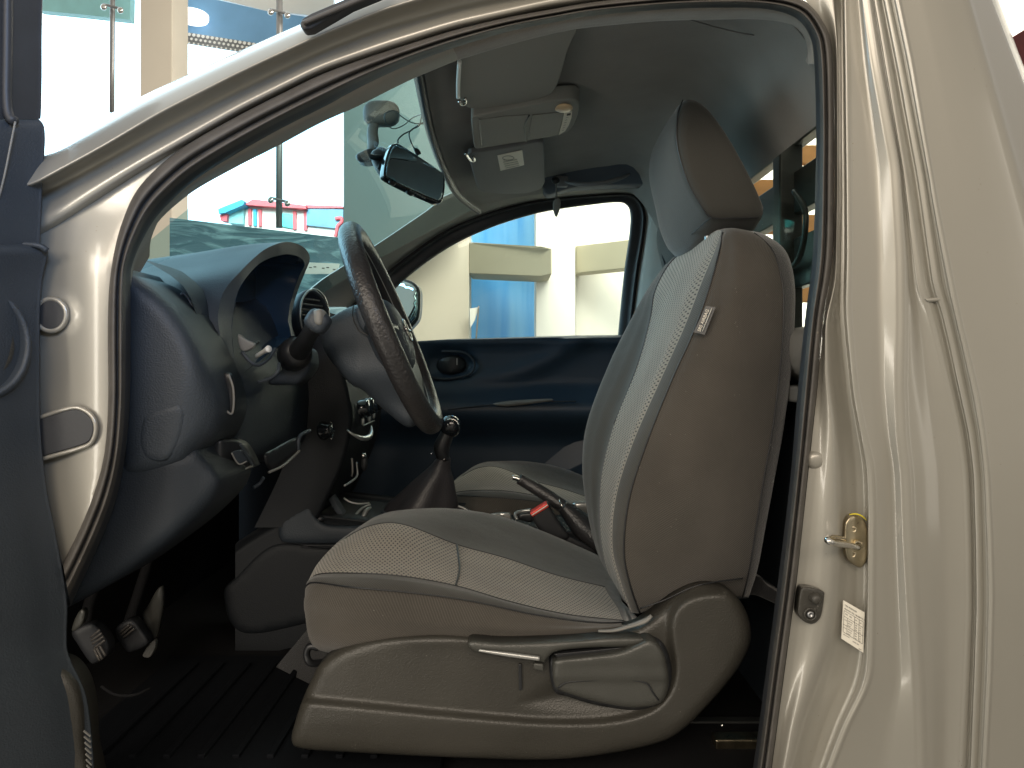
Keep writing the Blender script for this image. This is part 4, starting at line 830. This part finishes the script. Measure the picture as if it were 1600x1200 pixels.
# gear boot
bt = P(694, 714, 1.72)
G = []
for t, r, q in [(0,.012,0),(.04,.017,.2),(.18,.024,.4),(.4,.042,.8),(.65,.06,1),(.85,.075,1),(1,.082,.5)]:
    c = bt.lerp(P(655, 800, 1.75), t); G.append([c+Vector((math.cos(a)*r*1.05, math.sin(a)*r*.9, 0))*(1+.10*q*math.cos(4*a+.7)) for a in np.linspace(0, 6.283, 41)[:-1]])
surf('gear_boot', [[G[i][j] for i in range(len(G))] for j in range(40)], M_['boot'], cn, su=4, sv=2, cv=True)
tube('boot_frame', [P(655, 800, 1.75)+Vector((math.cos(a)*.087, math.sin(a)*.075, 0)) for a in np.linspace(0, 6.283, 25)[:-1]], .006, M_['plastic'], cn, closed=True, n=60)
tube('gear_lever', [bt+Vector((0, 0, -.01)), P(690, 700, 1.72), P(697, 682, 1.72), P(703, 670, 1.72)], [.014,.019,.017,.015], M_['black'], cn, res=20)
blob('gear_knob', P(704, 666, 1.72), (.024, .024, .026), M_['gloss'], cn, p=2.3)
tube('knob_ring', PA([(699,656,1.695),(706,655,1.695),(713,658,1.695),(717,664,1.695)]), .0018, M_['chrome'], cn)
blob('boot_stud', P(674, 709, 1.71), (.002, .002, .002), M_['chrome'], cn); blob('boot_stud', P(694, 718, 1.70), (.002, .002, .002), M_['chrome'], cn)
# console top fittings between the seats
relief('cup_holder', [(676,790),(700,788),(725,793),(738,802),(735,806),(700,805),(680,802)], lambda x, y: 1.80+0*x, M_['black'], cn, step=4, rr=4, rd=.004, back=.01)
tube('cup_rim', PA([(674,789,1.78),(700,788,1.78),(722,793,1.78),(738,803,1.78)]), .002, M_['silver'], cn)
tube('cup_rim', PA([(685,797,1.77),(705,796,1.77),(718,801,1.77)]), .002, M_['plasticl'], cn)
relief('heater_switches', [(766,804),(795,802),(800,812),(812,820),(835,822),(842,830),(800,826),(772,815)], lambda x, y: 1.70+0*x, M_['silver'], cn, step=4, rr=3, rd=.003, back=.01)
for k in range(2): relief('heater_button', [(772+k*13,805),(782+k*13,804),(785+k*13,811),(775+k*13,812)], lambda x, y: 1.694+0*x, M_['plasticl'], cn, step=3, rr=2, rd=.002, back=.006)
tube('ring_trim', PA([(808,812,1.69),(805,803,1.70),(815,799,1.71),(832,798,1.71),(840,806,1.70)]), .004, M_['silver'], cn, n=40)
relief('ring_well', [(810,811),(812,804),(822,801),(834,802),(836,810),(828,816)], lambda x, y: 1.695+0*x, M_['black'], cn, step=4, rr=2, rd=.002, back=.006)
relief('handbrake_surround', [(895,787),(925,785),(935,800),(930,812),(905,806)], lambda x, y: 1.70+0*x, M_['silver'], cn, step=5, rr=3, rd=.003, back=.01)
# handbrake
hb = empty('handbrake', P(900, 830, 1.64), parent=truck)
tube('grip', PA([(811,748,1.66),(822,754,1.66),(845,768,1.65),(872,786,1.64),(886,796,1.63)]), [.0125,.0135,.0145,.015,.015], M_['leather'], hb, res=20)
tube('release_button', PA([(801,746,1.66),(806,747,1.66),(813,750,1.66)]), [.0055,.006,.006], M_['chrome'], hb, res=16)
tube('grip_collar', [P(878, 790, 1.635)+Vector((-.008*math.sin(a)*.8, .017*math.cos(a), .014*math.sin(a))) for a in np.linspace(0, 6.283, 17)[:-1]], .0018, M_['chrome'], hb, closed=True, n=40)
tube('brake_boot', PA([(878,790,1.63),(895,806,1.63),(915,826,1.62),(945,850,1.6)]), [.017,.028,.036,.045], M_['leather'], hb, res=24, flat=.8)
# buckle
bk = empty('belt_buckle', P(860, 815, 1.55), parent=truck)
relief('buckle_body', [(828,803),(836,797),(855,786),(862,797),(875,818),(889,838),(880,845),(858,845),(842,828)], lambda x, y: 1.555+0*x, M_['black'], bk, step=4, rr=5, rd=.005, back=.028)
prism('release_button', PA([(828,802,1.550),(854,786,1.550),(858,792,1.550),(832,808,1.550)]), (0, .028, 0), M_['red'], bk, .002)
tube('buckle_slot', PA([(831,805,1.547),(856,789,1.547)]), .0012, M_['white'], bk, n=5, res=6)
relief('buckle_stalk', [(862,828),(890,838),(930,860),(935,880),(900,870),(870,850)], lambda x, y: 1.56+0*x, M_['black'], bk, step=6, rr=4, rd=.004, back=.01)

# --------------- floor, firewall, rear wall, sill, pedals, seat track
box('floor_pan', (-.2, 1.68, H-.66), (1.5, 1.46, .04), M_['dark'], truck)
box('firewall', (-.93, 1.68, H-.3), (.04, 1.46, .72), M_['dark'], truck)
box('floor_mat', (-.42, 1.33, H-.632), (.62, .46, .012), M_['matte'], truck, bev=.004)
for k in range(9): box('mat_rib', (-.66+k*.055, 1.33, H-.624), (.012, .36, .008), M_['matte'], truck, bev=.002)
prism('carpet_slope', PA([(395,1085,1.45),(500,960,1.6),(560,1000,1.5),(520,1100,1.35)]), (0, .02, -.02), M_['dgrey'], truck)
box('cross_rail', P(1130, 1131, 1.30), (.20, .02, .018), M_['rack'], truck, bev=.003)
box('seat_track', P(1170, 1160, 1.22), (.12, .03, .024), M_['zinc'], truck, bev=.003)
box('seat_track', P(840, 1200, 1.2), (.9, .03, .03), M_['rack'], truck, bev=.003)
blob('rail_bolt', P(1129, 1134, 1.285), (.005, .004, .005), M_['chrome'], truck)
box('sill', (-.05, 1.0, H-.70), (1.5, .16, .12), M_['paint'], truck, bev=.02)
box('sill_rail', (-.05, .955, H-.635), (1.2, .02, .02), M_['rubberd'], truck, bev=.006)
# pedals
def pedal(pts, Y, ribs, arm, mt='rubber'):
    pd = empty('pedal', P(pts[0][0], pts[0][1], Y), parent=truck)
    relief('pad', pts, lambda x, y: Y+.0002*(x-pts[0][0]), M_['rubberd'], pd, step=5, rr=7, rd=.007, back=.02)
    for a in ribs: tube('grip_rib', PA([(x, y, Y-.003) for x, y in a]), .0022, M_[mt], pd, n=5, res=6)
    tube('arm', PA(arm), .010, M_['dark'], pd, n=14)
    return pd
pedal([(112,988),(128,978),(146,974),(160,988),(170,1005),(168,1024),(150,1036),(140,1034),(122,1008)], 1.30, [[(142,996),(156,984)],[(143,1001),(159,989)],[(145,1006),(162,994)],[(148,1012),(164,1000)],[(147,1014),(156,1032)],[(151,1012),(160,1030)],[(156,1009),(165,1025)]], [(135,985,1.33),(140,940,1.36),(170,870,1.4)])
pedal([(180,984),(205,968),(222,985),(232,1005),(208,1018),(196,1015)], 1.38, [[(188,988),(202,976)],[(190,992),(206,978)],[(193,996),(210,982)]], [(200,975,1.42),(215,930,1.45),(240,850,1.5)])
relief('pedal_bracket', [(222,962),(232,945),(245,922),(253,918),(254,945),(249,975),(243,998),(234,985)], lambda x, y: 1.47+0*x, M_['lever'], truck, step=5, rr=3, rd=.003, back=.01)
relief('pedal_bracket', [(223,1022),(240,1000),(243,1010),(236,1025),(229,1028)], lambda x, y: 1.45+0*x, M_['plasticl'], truck, step=4, rr=3, rd=.003, back=.01)
relief('pedal_bracket', [(112,984),(118,965),(127,952),(133,958),(128,976),(116,986)], lambda x, y: 1.26+0*x, M_['lever'], truck, step=4, rr=3, rd=.003, back=.01)
tube('mat_rim', PA([(158,1072,1.24),(180,1085,1.24),(210,1086,1.24),(235,1075,1.26)]), .0025, M_['dark'], truck)

# rear wall: lower trim, window frame, glass
RX = .475
def rp(Y, z): return Vector((RX, Y, H+z))
box('rear_trim', (RX+.03, 1.66, H-.33), (.06, 1.24, .68), M_['plastic'], truck, bev=.01)
G = [[rp(Y, .03)+Vector((dx_, 0, dz)) for dx_, dz in [(.01,.03),(-.03,.028),(-.05,.01),(-.045,-.03),(-.02,-.05),(.01,-.06)]] for Y in [1.05,1.2,1.5,1.8,2.1,2.3]]
surf('rear_ledge', G, M_['plasticl'], truck, su=2, sv=2)
box('ledge_strip', (RX-.02, 1.66, H-.045), (.05, 1.2, .025), M_['silver'], truck, bev=.005)
prism('rear_window', [rp(1.06,.045), rp(2.2,.045), rp(2.2,.43), rp(1.06,.43)], (.004, 0, 0), M_['reglass'], truck)
tube('window_seal', [rp(1.04,.435), rp(1.3,.425), rp(2.2,.43)], .009, M_['rubberd'], truck)
tube('window_seal', [rp(1.04,.05), rp(1.3,.05), rp(2.2,.05)], .008, M_['rubberd'], truck)
# headboard rack and stake boards of the load bed
rk = empty('load_bed', (1.2, 1.7, H-.3), parent=truck)
for z0, z1 in [(.472,.50),(.3247,.4146),(.165,.2717)]:
    box('headboard_rail', (.62, 1.8, H+(z0+z1)/2), (.03, 1.3, z1-z0), M_['rack'] if z0 < .46 else M_['greymet'], rk, bev=.004)
box('headboard_post', (.60, 1.575, H+.2), (.05, .045, 1.0), M_['rack'], rk, bev=.004)
tube('load_strap', [Vector((.585,1.50,H+.36)), Vector((.585,1.44,H+.30)), Vector((.585,1.47,H+.22)), Vector((.585,1.55,H+.20))], .006, M_['rack'], rk)
for k, y in enumerate([225, 279, 334, 388, 442]):
    zt = (CY-y)/F*2.25; bd = box('stake_board', (1.9, 2.27, H+zt-.030), (2.4, .03, .058), M_['wood'], rk, bev=.003)
box('bed_floor', (1.75, 1.75, H-.1), (2.2, 1.1, .05), M_['greymet'], rk)

# --------------- striker, door switch, tyre label
sk = empty('door_striker', place(1335, 845), parent=truck)
so = [(1330,806),(1340,805),(1350,812),(1356,830),(1357,855),(1354,875),(1347,886),(1338,885),(1325,874),(1320,855),(1320,830),(1322,815)]
yS = .946
relief('striker_plate', so, lambda x, y: yS+.0003*(x-1338), M_['zinc'], sk, step=3, rr=4, rd=.003, back=.012)
tube('striker_loop', PA([(1340,855,.942),(1325,852,.925),(1305,849,.905),(1296,846,.898),(1293,843,.902),(1300,840,.92),(1318,843,.945)]), .0042, M_['chrome'], sk, res=16, n=50)
lathe('loop_collar', [(.006,.0),(.0065,.003),(.0055,.006),(.004,.007)], P(1340,850,.946), (-.3,-1,0), M_['zinc'], sk, res=20)
for x, y in ((1333,827),(1332,866)):
    lathe('screw', [(0,.0012),(.0018,.0012),(.002,.003),(.0042,.003),(.005,.0005),(.0055,0)], P(x, y, .947), (-.15,-1,0), M_['zinc'], sk, res=24)
tube('paint_mark', PA([(1327,804,.945),(1337,803,.944),(1346,806,.944),(1354,813,.945)]), [.0009,.0018,.0018,.0008], M_['yellow'], sk, n=20, flat=.5)
dsx = empty('door_switch', place(1268, 945), parent=truck)
relief('switch_body', [(1251,921),(1258,917),(1275,919),(1286,924),(1288,930),(1284,958),(1278,970),(1268,975),(1256,971),(1247,960),(1247,945)], lambda x, y: .9385+.0*x, M_['plasticl'] if 0 else M_['shield'], dsx, step=3, rr=4, rd=.003, back=.012)
lathe('plunger', [(0,.010),(.004,.010),(.0065,.007),(.0075,0)], P(1272,934,.9385), (0,-1,0), M_['shield'], dsx, res=24)
tube('screw_well', [P(1266+9*math.cos(a_), 960+9*math.sin(a_), .937) for a_ in np.linspace(0, 6.283, 21)[:-1]], .0014, M_['shield'], dsx, closed=True, n=36)
lathe('screw', [(0,.001),(.0015,.001),(.002,.0025),(.0042,.002),(.0045,0)], P(1266,960,.9365), (0,-1,0), M_['steel'], dsx, res=20)
lq = [(1318,938),(1351,957),(1349,1020),(1315,998)]
yl = .9465
LB = prism('tyre_label', [P(x, y, yl) for x, y in lq], (0, .0015, 0), M_['white'], truck)
def lp(u, v): # u 0..1 right, v 0..1 down
    a = Vector(lq[0]).lerp(Vector(lq[1]), u); b = Vector(lq[3]).lerp(Vector(lq[2]), u); c = a.lerp(b, v); return P(c.x, c.y, yl-.0006)
bm = bmesh.new()
for v in (.25, .39, .60, .80): tubegeo(bm, [lp(.05, v), lp(.95, v)], .00018, n=3, res=4)
for u in (.05, .55, .76, .95): tubegeo(bm, [lp(u, .25), lp(u, .80)], .00018, n=3, res=4)
tubegeo(bm, [lp(.22, .39), lp(.22, .80)], .00015, n=3, res=4)
bmo('label_grid', bm, M_['ink'], LB)
rg = (lp(1, .1)-lp(0, .1)).normalized(); up_ = Vector((0, 0, 1))
def lt(s, u, v, sz): text('label_print', s, lp(u, v), rg, up_, sz, M_['ink'], LB)
lt('TIRE PRESSURE', .06, .12, .0028); lt('PRESION DEL NEUMATICO', .06, .21, .0026); lt('TIRE', .1, .33, .0022); lt('SIZE', .3, .33, .0022); lt('kPa', .58, .33, .0022); lt('psi', .79, .33, .0022)
for v, s1, a1, b1 in ((.46,'205R16C','240','35'),(.52,'FRONT','240','35'),(.58,'REAR','290','42'),(.67,'205R16C','240','35'),(.73,'FRONT','240','35'),(.79,'REAR','340','49')):
    lt(s1, .25, v, .0019); lt(a1, .58, v, .0021); lt(b1, .79, v, .0021)
lt('COLD', .06, .48, .0018); lt('LOAD', .06, .69, .0018); lt('INFLATION', .06, .87, .0019); lt('SPARE 290', .50, .90, .0021); lt('4JA0A', .78, .98, .0017)

# --------------- open driver door
dr = empty('door', P(0, 700, .9), parent=truck, )
def dsurf(nm, edge, mt, dd=(0, -.012, -.05, -.12, -.25), dxs=(0, -6, -30, -75, -180), parent=dr, extra=None):
    rails_ = []
    for k, (dY_, dX_) in enumerate(zip(dd, dxs)):
        rails_.append([P(x+dX_, y, .945+dY_*.5) for x, y in edge])
    rails_.insert(0, [P(x-3, y, .965) for x, y in edge]); rails_.insert(0, [P(x-30, y, 1.0) for x, y in edge])
    return surf(nm, rails_, mt, parent, su=4, sv=4)
dsurf('window_frame', [(66,-60),(66,0),(65,60),(65,120),(64,170),(63,186)], M_['rubberd'])
tube('frame_channel', PA([(12,-60,.90),(11,60,.90),(10,150,.90),(14,182,.90),(24,190,.90)]), .006, M_['rubberd'], dr)
dsurf('mirror_sail', [(50,182),(60,186),(68,196),(70,215),(69,240),(66,290),(64,340),(62,384)], M_['plastic'])
tube('sail_edge', PA([(24,190,.89),(17,225,.89),(8,270,.89),(-2,310,.89)]), .0012, M_['plasticl'], dr)
edge = [(58,380),(70,385),(75,394),(72,408),(66,435),(63,470),(62,540),(62,610),(63,660),(67,715),(74,770),(84,820),(94,870),(101,910),(105,950),(104,990),(105,1015),(112,1036),(124,1060),(134,1085),(140,1120),(144,1160),(147,1200),(150,1290)]
dsurf('door_trim', edge, M_['plastic'])
tube('trim_top_edge', PA([(-20,382,.92),(30,382,.925),(60,384,.93),(74,392,.935)]), .004, M_['plastic'], dr)
dl = Vector((.75, -.62, .1)).normalized()
lathe('speaker_ring', [(.052,-.01),(.060,.004),(.064,.010),(.070,.006),(.074,-.006)], P(-30, 536, .885), dl, M_['plastic'], dr, res=48, sx=.75)
lathe('speaker_ring', [(.0,-.004),(.03,.0),(.045,.002),(.052,-.006)], P(-30, 536, .885), dl, M_['shield'], dr, res=48, sx=.75)
relief('map_pocket', [(20,1060),(60,1035),(95,1038),(118,1062),(130,1100),(134,1160),(136,1290),(-60,1290),(-60,1100)], lambda x, y: .918+.0*x, M_['shield'], dr, step=9, rr=40, rd=.02, back=.03)
bm = bmesh.new()
for k in range(14): tubegeo(bm, PA([(131+k*.8,1142+k*9,.921),(141+k*.4,1150+k*9,.926)]), .0012, n=3, res=5)
bmo('speaker_grille', bm, M_['plasticl'], dr)

# ================================================================= things inside the cab
# clip-on mirror camera hanging off the windscreen mirror
mc = empty('mirror_camera', P(640, 270, 1.5), 'black wide mirror with a camera bar clipped under the windscreen, cables rising from it', 'mirror camera')
def mp(x, y, d=0): # plane of the mirror, turned to the driver
    return P(x, y, 1.42+(x-600)/95*.17+d)
face = [(619,223),(626,225),(660,247),(690,268),(695,275),(696,292),(693,311),(688,318),(680,316),(640,298),(604,279),(600,270),(603,250),(608,234),(613,225)]
nrm = Vector((.55, -.8, .05)).normalized()
prism('mirror_housing', [mp(x, y) for x, y in crpath(face, 50, True)], -nrm*.022, M_['gloss'], mc, .004, 3)
inn_ = [((x-648)*.93+648, (y-271)*.90+270) for x, y in face]
relief('mirror_face', inn_, lambda x, y: 1.4165+(x-600)/95*.17-.0075*(1-np.clip((x-648)/47, -1, 1)**2), M_['mirror'], mc, step=3, rr=2, rd=.001, back=.008)
blob('camera_pod', mp(605, 254, .05)-nrm*.012, (.022, .02, .035), M_['black'], mc, Matrix.Rotation(-.5, 3, 'Y'), p=3)
tube('clip_hook', [mp(609, 283, -.004), mp(614, 287, -.004), mp(616, 285, .0)], .004, M_['black'], mc); tube('clip_hook', [mp(636, 299, -.004), mp(641, 303, -.004), mp(645, 303, .0)], .004, M_['black'], mc)
bm = bmesh.new()
for k in range(7): tubegeo(bm, [mp(641+k*3.6, 297.5+k*1.9, -.003), mp(643+k*3.6, 298.5+k*1.9, -.003)], .0016, n=3, res=5)
bmo('camera_buttons', bm, M_['plasticl'], mc)
tube('lens_barrel', [mp(600, 262, .06), mp(591, 257, .07)], .010, M_['black'], mc, n=4, res=16)
tube('mount_arm_and_reflection', [P(578, 240, 1.52), P(583, 226, 1.55), P(582, 205, 1.58), P(586, 188, 1.60)], [.006, .012, .012, .012], M_['rubber'], mc, flat=.5)  # mount's reflection in the windscreen, built as a solid arm
blob('mount_reflection', P(596, 178, 1.60), (.04, .02, .028), M_['rubber'], mc, p=3)  # upper end of the same reflection, also built solid
tube('mount_arm_and_reflection', [mp(596, 246, .06), mp(585, 246, .07), mp(578, 244, .08)], .006, M_['black'], mc)
relief('mount_foot', [(556,243),(568,235),(580,231),(587,237),(588,246),(583,252),(570,254),(560,252)], lambda x, y: 1.50+0*x, M_['black'], mc, step=4, rr=5, rd=.006, back=.03)
tube('cable', [mp(622, 224, .02), P(622, 218, 1.48), P(630, 210, 1.48), P(642, 204, 1.5), P(650, 198, 1.52), P(660, 192, 1.54), P(667, 190, 1.55)], .0016, M_['black'], mc, n=60, res=6)
tube('cable', [mp(650, 236, .02), P(643, 224, 1.5), P(639, 210, 1.5), P(644, 202, 1.5), P(655, 196, 1.5), P(658, 185, 1.5), P(661, 177, 1.48)], .0016, M_['black'], mc, n=60, res=6)
tube('cable_plug', [mp(648, 232, .02), mp(652, 237, .018), mp(655, 242, .015)], [.003, .006, .005], M_['black'], mc)
tube('cable', PA([(616,172,1.40),(602,178,1.40),(603,192,1.42),(614,201,1.45),(630,196,1.48),(645,184,1.5),(660,178,1.48)]), .0011, M_['black'], mc, n=60, res=6)
tube('cable', PA([(616,172,1.40),(630,184,1.45),(645,192,1.5),(665,194,1.55)]), .0011, M_['black'], mc, n=40, res=6)
# cord along the headliner
cb = tube('loose_cord', PA([(1030,20,1.09),(1075,30,1.12),(1120,43,1.14),(1165,53,1.15),(1200,57,1.16),(1240,58,1.15),(1262,68,1.12)]), .0012, M_['greymet'], None, n=60, res=6)
tag(cb, 'thin cord sagging below the headliner near the driver side roof edge', 'cord')
# leaf shaped air freshener hanging off the far grab handle
hf = empty('air_freshener', P(869, 280, 2.03), 'small leaf shaped air freshener hanging from the far grab handle', 'air freshener')
relief('leaf', [(868,311),(874,310),(876,320),(873,332),(869,339),(865,330),(864,318)], lambda x, y: 2.03+0*x, M_['visor'], hf, step=3, rr=2, rd=.001, back=.003)
tube('string', PA([(866,280,2.03),(869,290,2.03),(869,311,2.03)]), .0022, M_['plasticl'], hf, n=14, res=6)
blob('hook', P(868, 282, 2.03), (.012, .008, .01), M_['black'], hf)

# ================================================================= the place
fl = box('floor', (0, 6, -.02), (30, 26, .04), M_['floor']); tag(fl, None, None, kind='structure')
def wallbox(nm, x0, x1, y0, y1, Y, th, mt, label, cat, group=None):
    a = P(x0, y0, Y); b = P(x1, y1, Y); z1 = a.z; z0 = b.z if y1 < 1100 else 0
    o = box(nm, ((a.x+b.x)/2, Y+th/2, (z0+z1)/2), (b.x-a.x, th, z1-z0), mt, bev=.01); tag(o, label, cat, group); return o
wallbox('column', 219, 269, -400, 1200, 7.0, .35, M_['wall'], 'narrow cream column between bright glass panes, seen in front of the windscreen', 'column')
wallbox('wall', 537, 733, -300, 1200, 7.0, .4, M_['wall'], 'wide cream wall section seen at the front of the passenger window', 'wall')
o = prism('wall', PA([(537,-300,6.6),(716,-300,6.6),(716,346,6.6),(606,400,6.6),(606,1000,6.6),(537,1000,6.6)]), (0, .3, 0), mat('shaded_plaster', (.14, .19, .19), .7, var=.06, vs=1.5), None); tag(o, 'wall section with shade put into its grey green colour, behind the windscreen and mirror', 'wall')  # slab added before the cream wall, its shade put into the plaster colour
wallbox('blue_panel', 728, 840, -100, 1200, 7.6, .05, M_['blue'], 'bright blue panel behind the projecting beam in the passenger window', 'panel')
wallbox('column', 837, 899, -300, 1200, 6.9, .5, M_['wallw'], 'white column to the right of the blue panel', 'column')
wallbox('wall', 899, 1180, -300, 1200, 7.3, .3, M_['wallw'], 'pale plaster wall at the rear end of the passenger window', 'wall')
o = prism('beam', PA([(733,378,7.0),(846,385,6.4),(862,388,6.4),(862,428,6.4),(846,431,6.4),(733,427,7.0)]), (0, .5, 0), M_['beam'], None, .01); tag(o, 'olive beam sticking out in front of the blue panel', 'beam')
o = prism('beam', PA([(900,384,7.1),(1100,360,6.2),(1100,408,6.2),(900,427,7.1)]), (0, .25, 0), M_['beam'], None, .01); tag(o, 'olive beam running along the pale wall at the rear of the passenger window', 'beam')
o = prism('banner', PA([(734,482,6.9),(748,480,6.9),(742,500,6.9),(735,512,6.9)]), (0, .02, 0), M_['wallw'], None); tag(o, 'small pale pennant in front of the blue panel', 'banner')
tube('banner_pole', PA([(748,478,6.88),(744,530,6.88)]), .008, M_['greymet'], o)
# glazing fin rods with spider clamps
for x, ya, yb, lb in ((175, -60, 176, 'slim steel glazing rod with a clamp, left of the cream column'), (436, -60, 356, 'slim steel glazing rod with clamps rising behind the steering wheel side of the windscreen')):
    r = empty('glazing_rod', P(x, yb, 6.6), lb, 'glazing rod')
    tube('rod', PA([(x+1,ya,6.6),(x,yb,6.6)]), .022 if x < 300 else .030, M_['greymet'], r, n=4)
    for yc in ([10] if x < 300 else [18, 312]):
        tube('clamp_arm', PA([(x-14,yc-3,6.55),(x,yc,6.55),(x+14,yc+4,6.55)]), .012, M_['greymet'], r, n=8)
        for s in (-13, 13): blob('clamp_disc', P(x+s, yc+(1 if s < 0 else 6), 6.52), (.028, .02, .028), M_['chrome'], r)
# canopy beyond the glass with perforated edge and round lamp
o = prism('canopy', PA([(60,-40,8),(205,-60,8),(203,31,8),(140,24,8),(60,16,8)]), (0, .1, 0), mat('canopy_teal', (.40, .80, .82), .5, var=.06), None); tag(o, 'pale teal canopy strip at the top left behind the glass', 'canopy')
cy_ = empty('canopy', P(380, 20, 8.2), 'blue canopy beyond the glass with a row of punched holes along its edge', 'canopy')
prism('soffit', PA([(268,-60,8.2),(520,-60,8.2),(520,30,8.2),(470,22,8.2),(420,18,8.2),(340,-2,8.2),(268,-20,8.2)]), (0, .1, 0), M_['whitep'], cy_)
prism('soffit', PA([(268,-20,8.1),(340,0,8.1),(420,18,8.1),(520,32,8.1),(520,84,8.1),(470,78,8.1),(400,72,8.1),(272,48,8.1)]), (0, .1, 0), M_['canopy'], cy_)
bm = bmesh.new()
for r_ in range(3):
    for k in range(26):
        x = 274+k*7.2+(r_ % 2)*3.6; y = 50+(x-272)*.155+r_*6.5; c_ = P(x, y, 8.06)
        v = bmesh.ops.create_circle(bm, cap_ends=True, segments=10, radius=.012+.0035*(2-r_) )['verts']
        bmesh.ops.transform(bm, matrix=Matrix.Translation(c_) @ Matrix.Rotation(math.pi/2, 4, 'X'), verts=v)
prism('perforated_edge', PA([(270,47,8.09),(480,80,8.09),(480,98,8.09),(270,64,8.09)]), (0, .02, 0), M_['greymet'], cy_)
bmo('punched_holes', bm, M_['whitep'], cy_)
lathe('canopy_lamp', [(0,0),(.155,0),(.165,.02),(.165,.06),(.13,.07)], P(301, 31, 7.9), (0, 0, 1), mat('lamp_white', (.9, .9, .88), .4, emit=(1, 1, .97), es=1.2), cy_, res=36)
# low wall wrapped in crumpled plastic, printed cards, street kiosk
G = []
for j in range(26):
    row = []
    for i in range(60):
        x = 265+i*5.4; y = 340+(x-265)*.118+j*5.5; row.append(P(x, y, 5.6-j*.03))
    G.append(row)
o = surf('plastic_sheet', G, M_['sheet'], None, su=1, sv=1); tag(o, 'crumpled translucent plastic sheet over a low wall beyond the windscreen', 'plastic sheet')
o = prism('printed_card', PA([(479,410,5.0),(530,412,5.0),(528,428,5.0),(470,428,5.0)]), (0, .01, 0), M_['white'], None); tag(o, 'white printed card beside the plastic sheet low in the windscreen', 'card')
bm = bmesh.new()
for x, y in ((485,418),(492,417),(505,419),(512,418),(522,421)): boxm(bm, P(x, y, 4.99), (.018, .004, .006))
bmo('card_print', bm, M_['ink'], o)
ks_ = empty('kiosk', P(440, 360, 14), 'small white street building with red roof line, blue gable and stripes', 'building')
prism('wall', PA([(381,318,14),(535,322,14),(535,372,14),(381,358,14)]), (0, 1, 0), M_['wallw'], ks_)
prism('roof', PA([(384,318,13.8),(395,311,13.8),(478,321,13.8),(478,326,13.8),(384,320,13.8)]), (0, 1.4, 0), M_['pink'], ks_)
prism('roof', PA([(478,320,13.9),(536,322,13.9),(536,325,13.9),(478,325,13.9)]), (0, 1.4, 0), M_['pink'], ks_)
prism('gable', PA([(341,327,13.7),(350,323,13.7),(378,312,13.7),(382,315,13.7),(380,320,13.7),(352,332,13.7),(342,334,13.7)]), (0, 1, 0), M_['skyb'], ks_)
prism('shop_front', PA([(352,333,13.9),(381,320,13.9),(380,350,13.9),(356,348,13.9)]), (0, 1, 0), mat('shop_teal', (.25, .55, .55), .6, var=.3, vs=3), ks_)
prism('sign', PA([(343,336,13.8),(355,333,13.8),(354,346,13.8),(345,345,13.8)]), (0, .2, 0), M_['pink'], ks_)
for x, mt in ((390, 'pink'), (398, 'skyb'), (406, 'pink'), (460, 'pink'), (477, 'pink')): prism('stripe', PA([(x-2.5,326+(x-390)*.05,13.95),(x+2.5,326+(x-390)*.05,13.95),(x+2.5,352+(x-390)*.09,13.95),(x-2.5,352+(x-390)*.09,13.95)]), (0, .1, 0), M_[mt], ks_)
prism('window', PA([(437,332,13.95),(458,335,13.95),(458,357,13.95),(437,353,13.95)]), (0, .1, 0), mat('shop_glass', (.10, .62, .62), .2), ks_)
prism('side_wall', PA([(479,325,13.93),(536,327,13.93),(536,358,13.93),(479,352,13.93)]), (0, .1, 0), mat('slate_blue', (.12, .28, .40), .5, var=.3, vs=2), ks_)
tube('painted_figure', PA([(524,342,13.9),(533,341,13.9),(534,347,13.9),(528,353,13.9),(526,362,13.9),(524,370,13.9)]), .035, M_['pink'], ks_, n=30)
# behind the cab on the right
o = prism('red_board', PA([(1562,70,3.4),(1660,10,3.4),(1700,300,3.4),(1602,180,3.4)]), (0, .05, 0), M_['maroon'], None); tag(o, 'dark red board behind the cab at the right edge', 'board')
o = wallbox('wall', 1180, 1900, -300, 1200, 9.5, .3, M_['wallw'], 'pale wall behind the load bed seen through the rear window', 'wall')
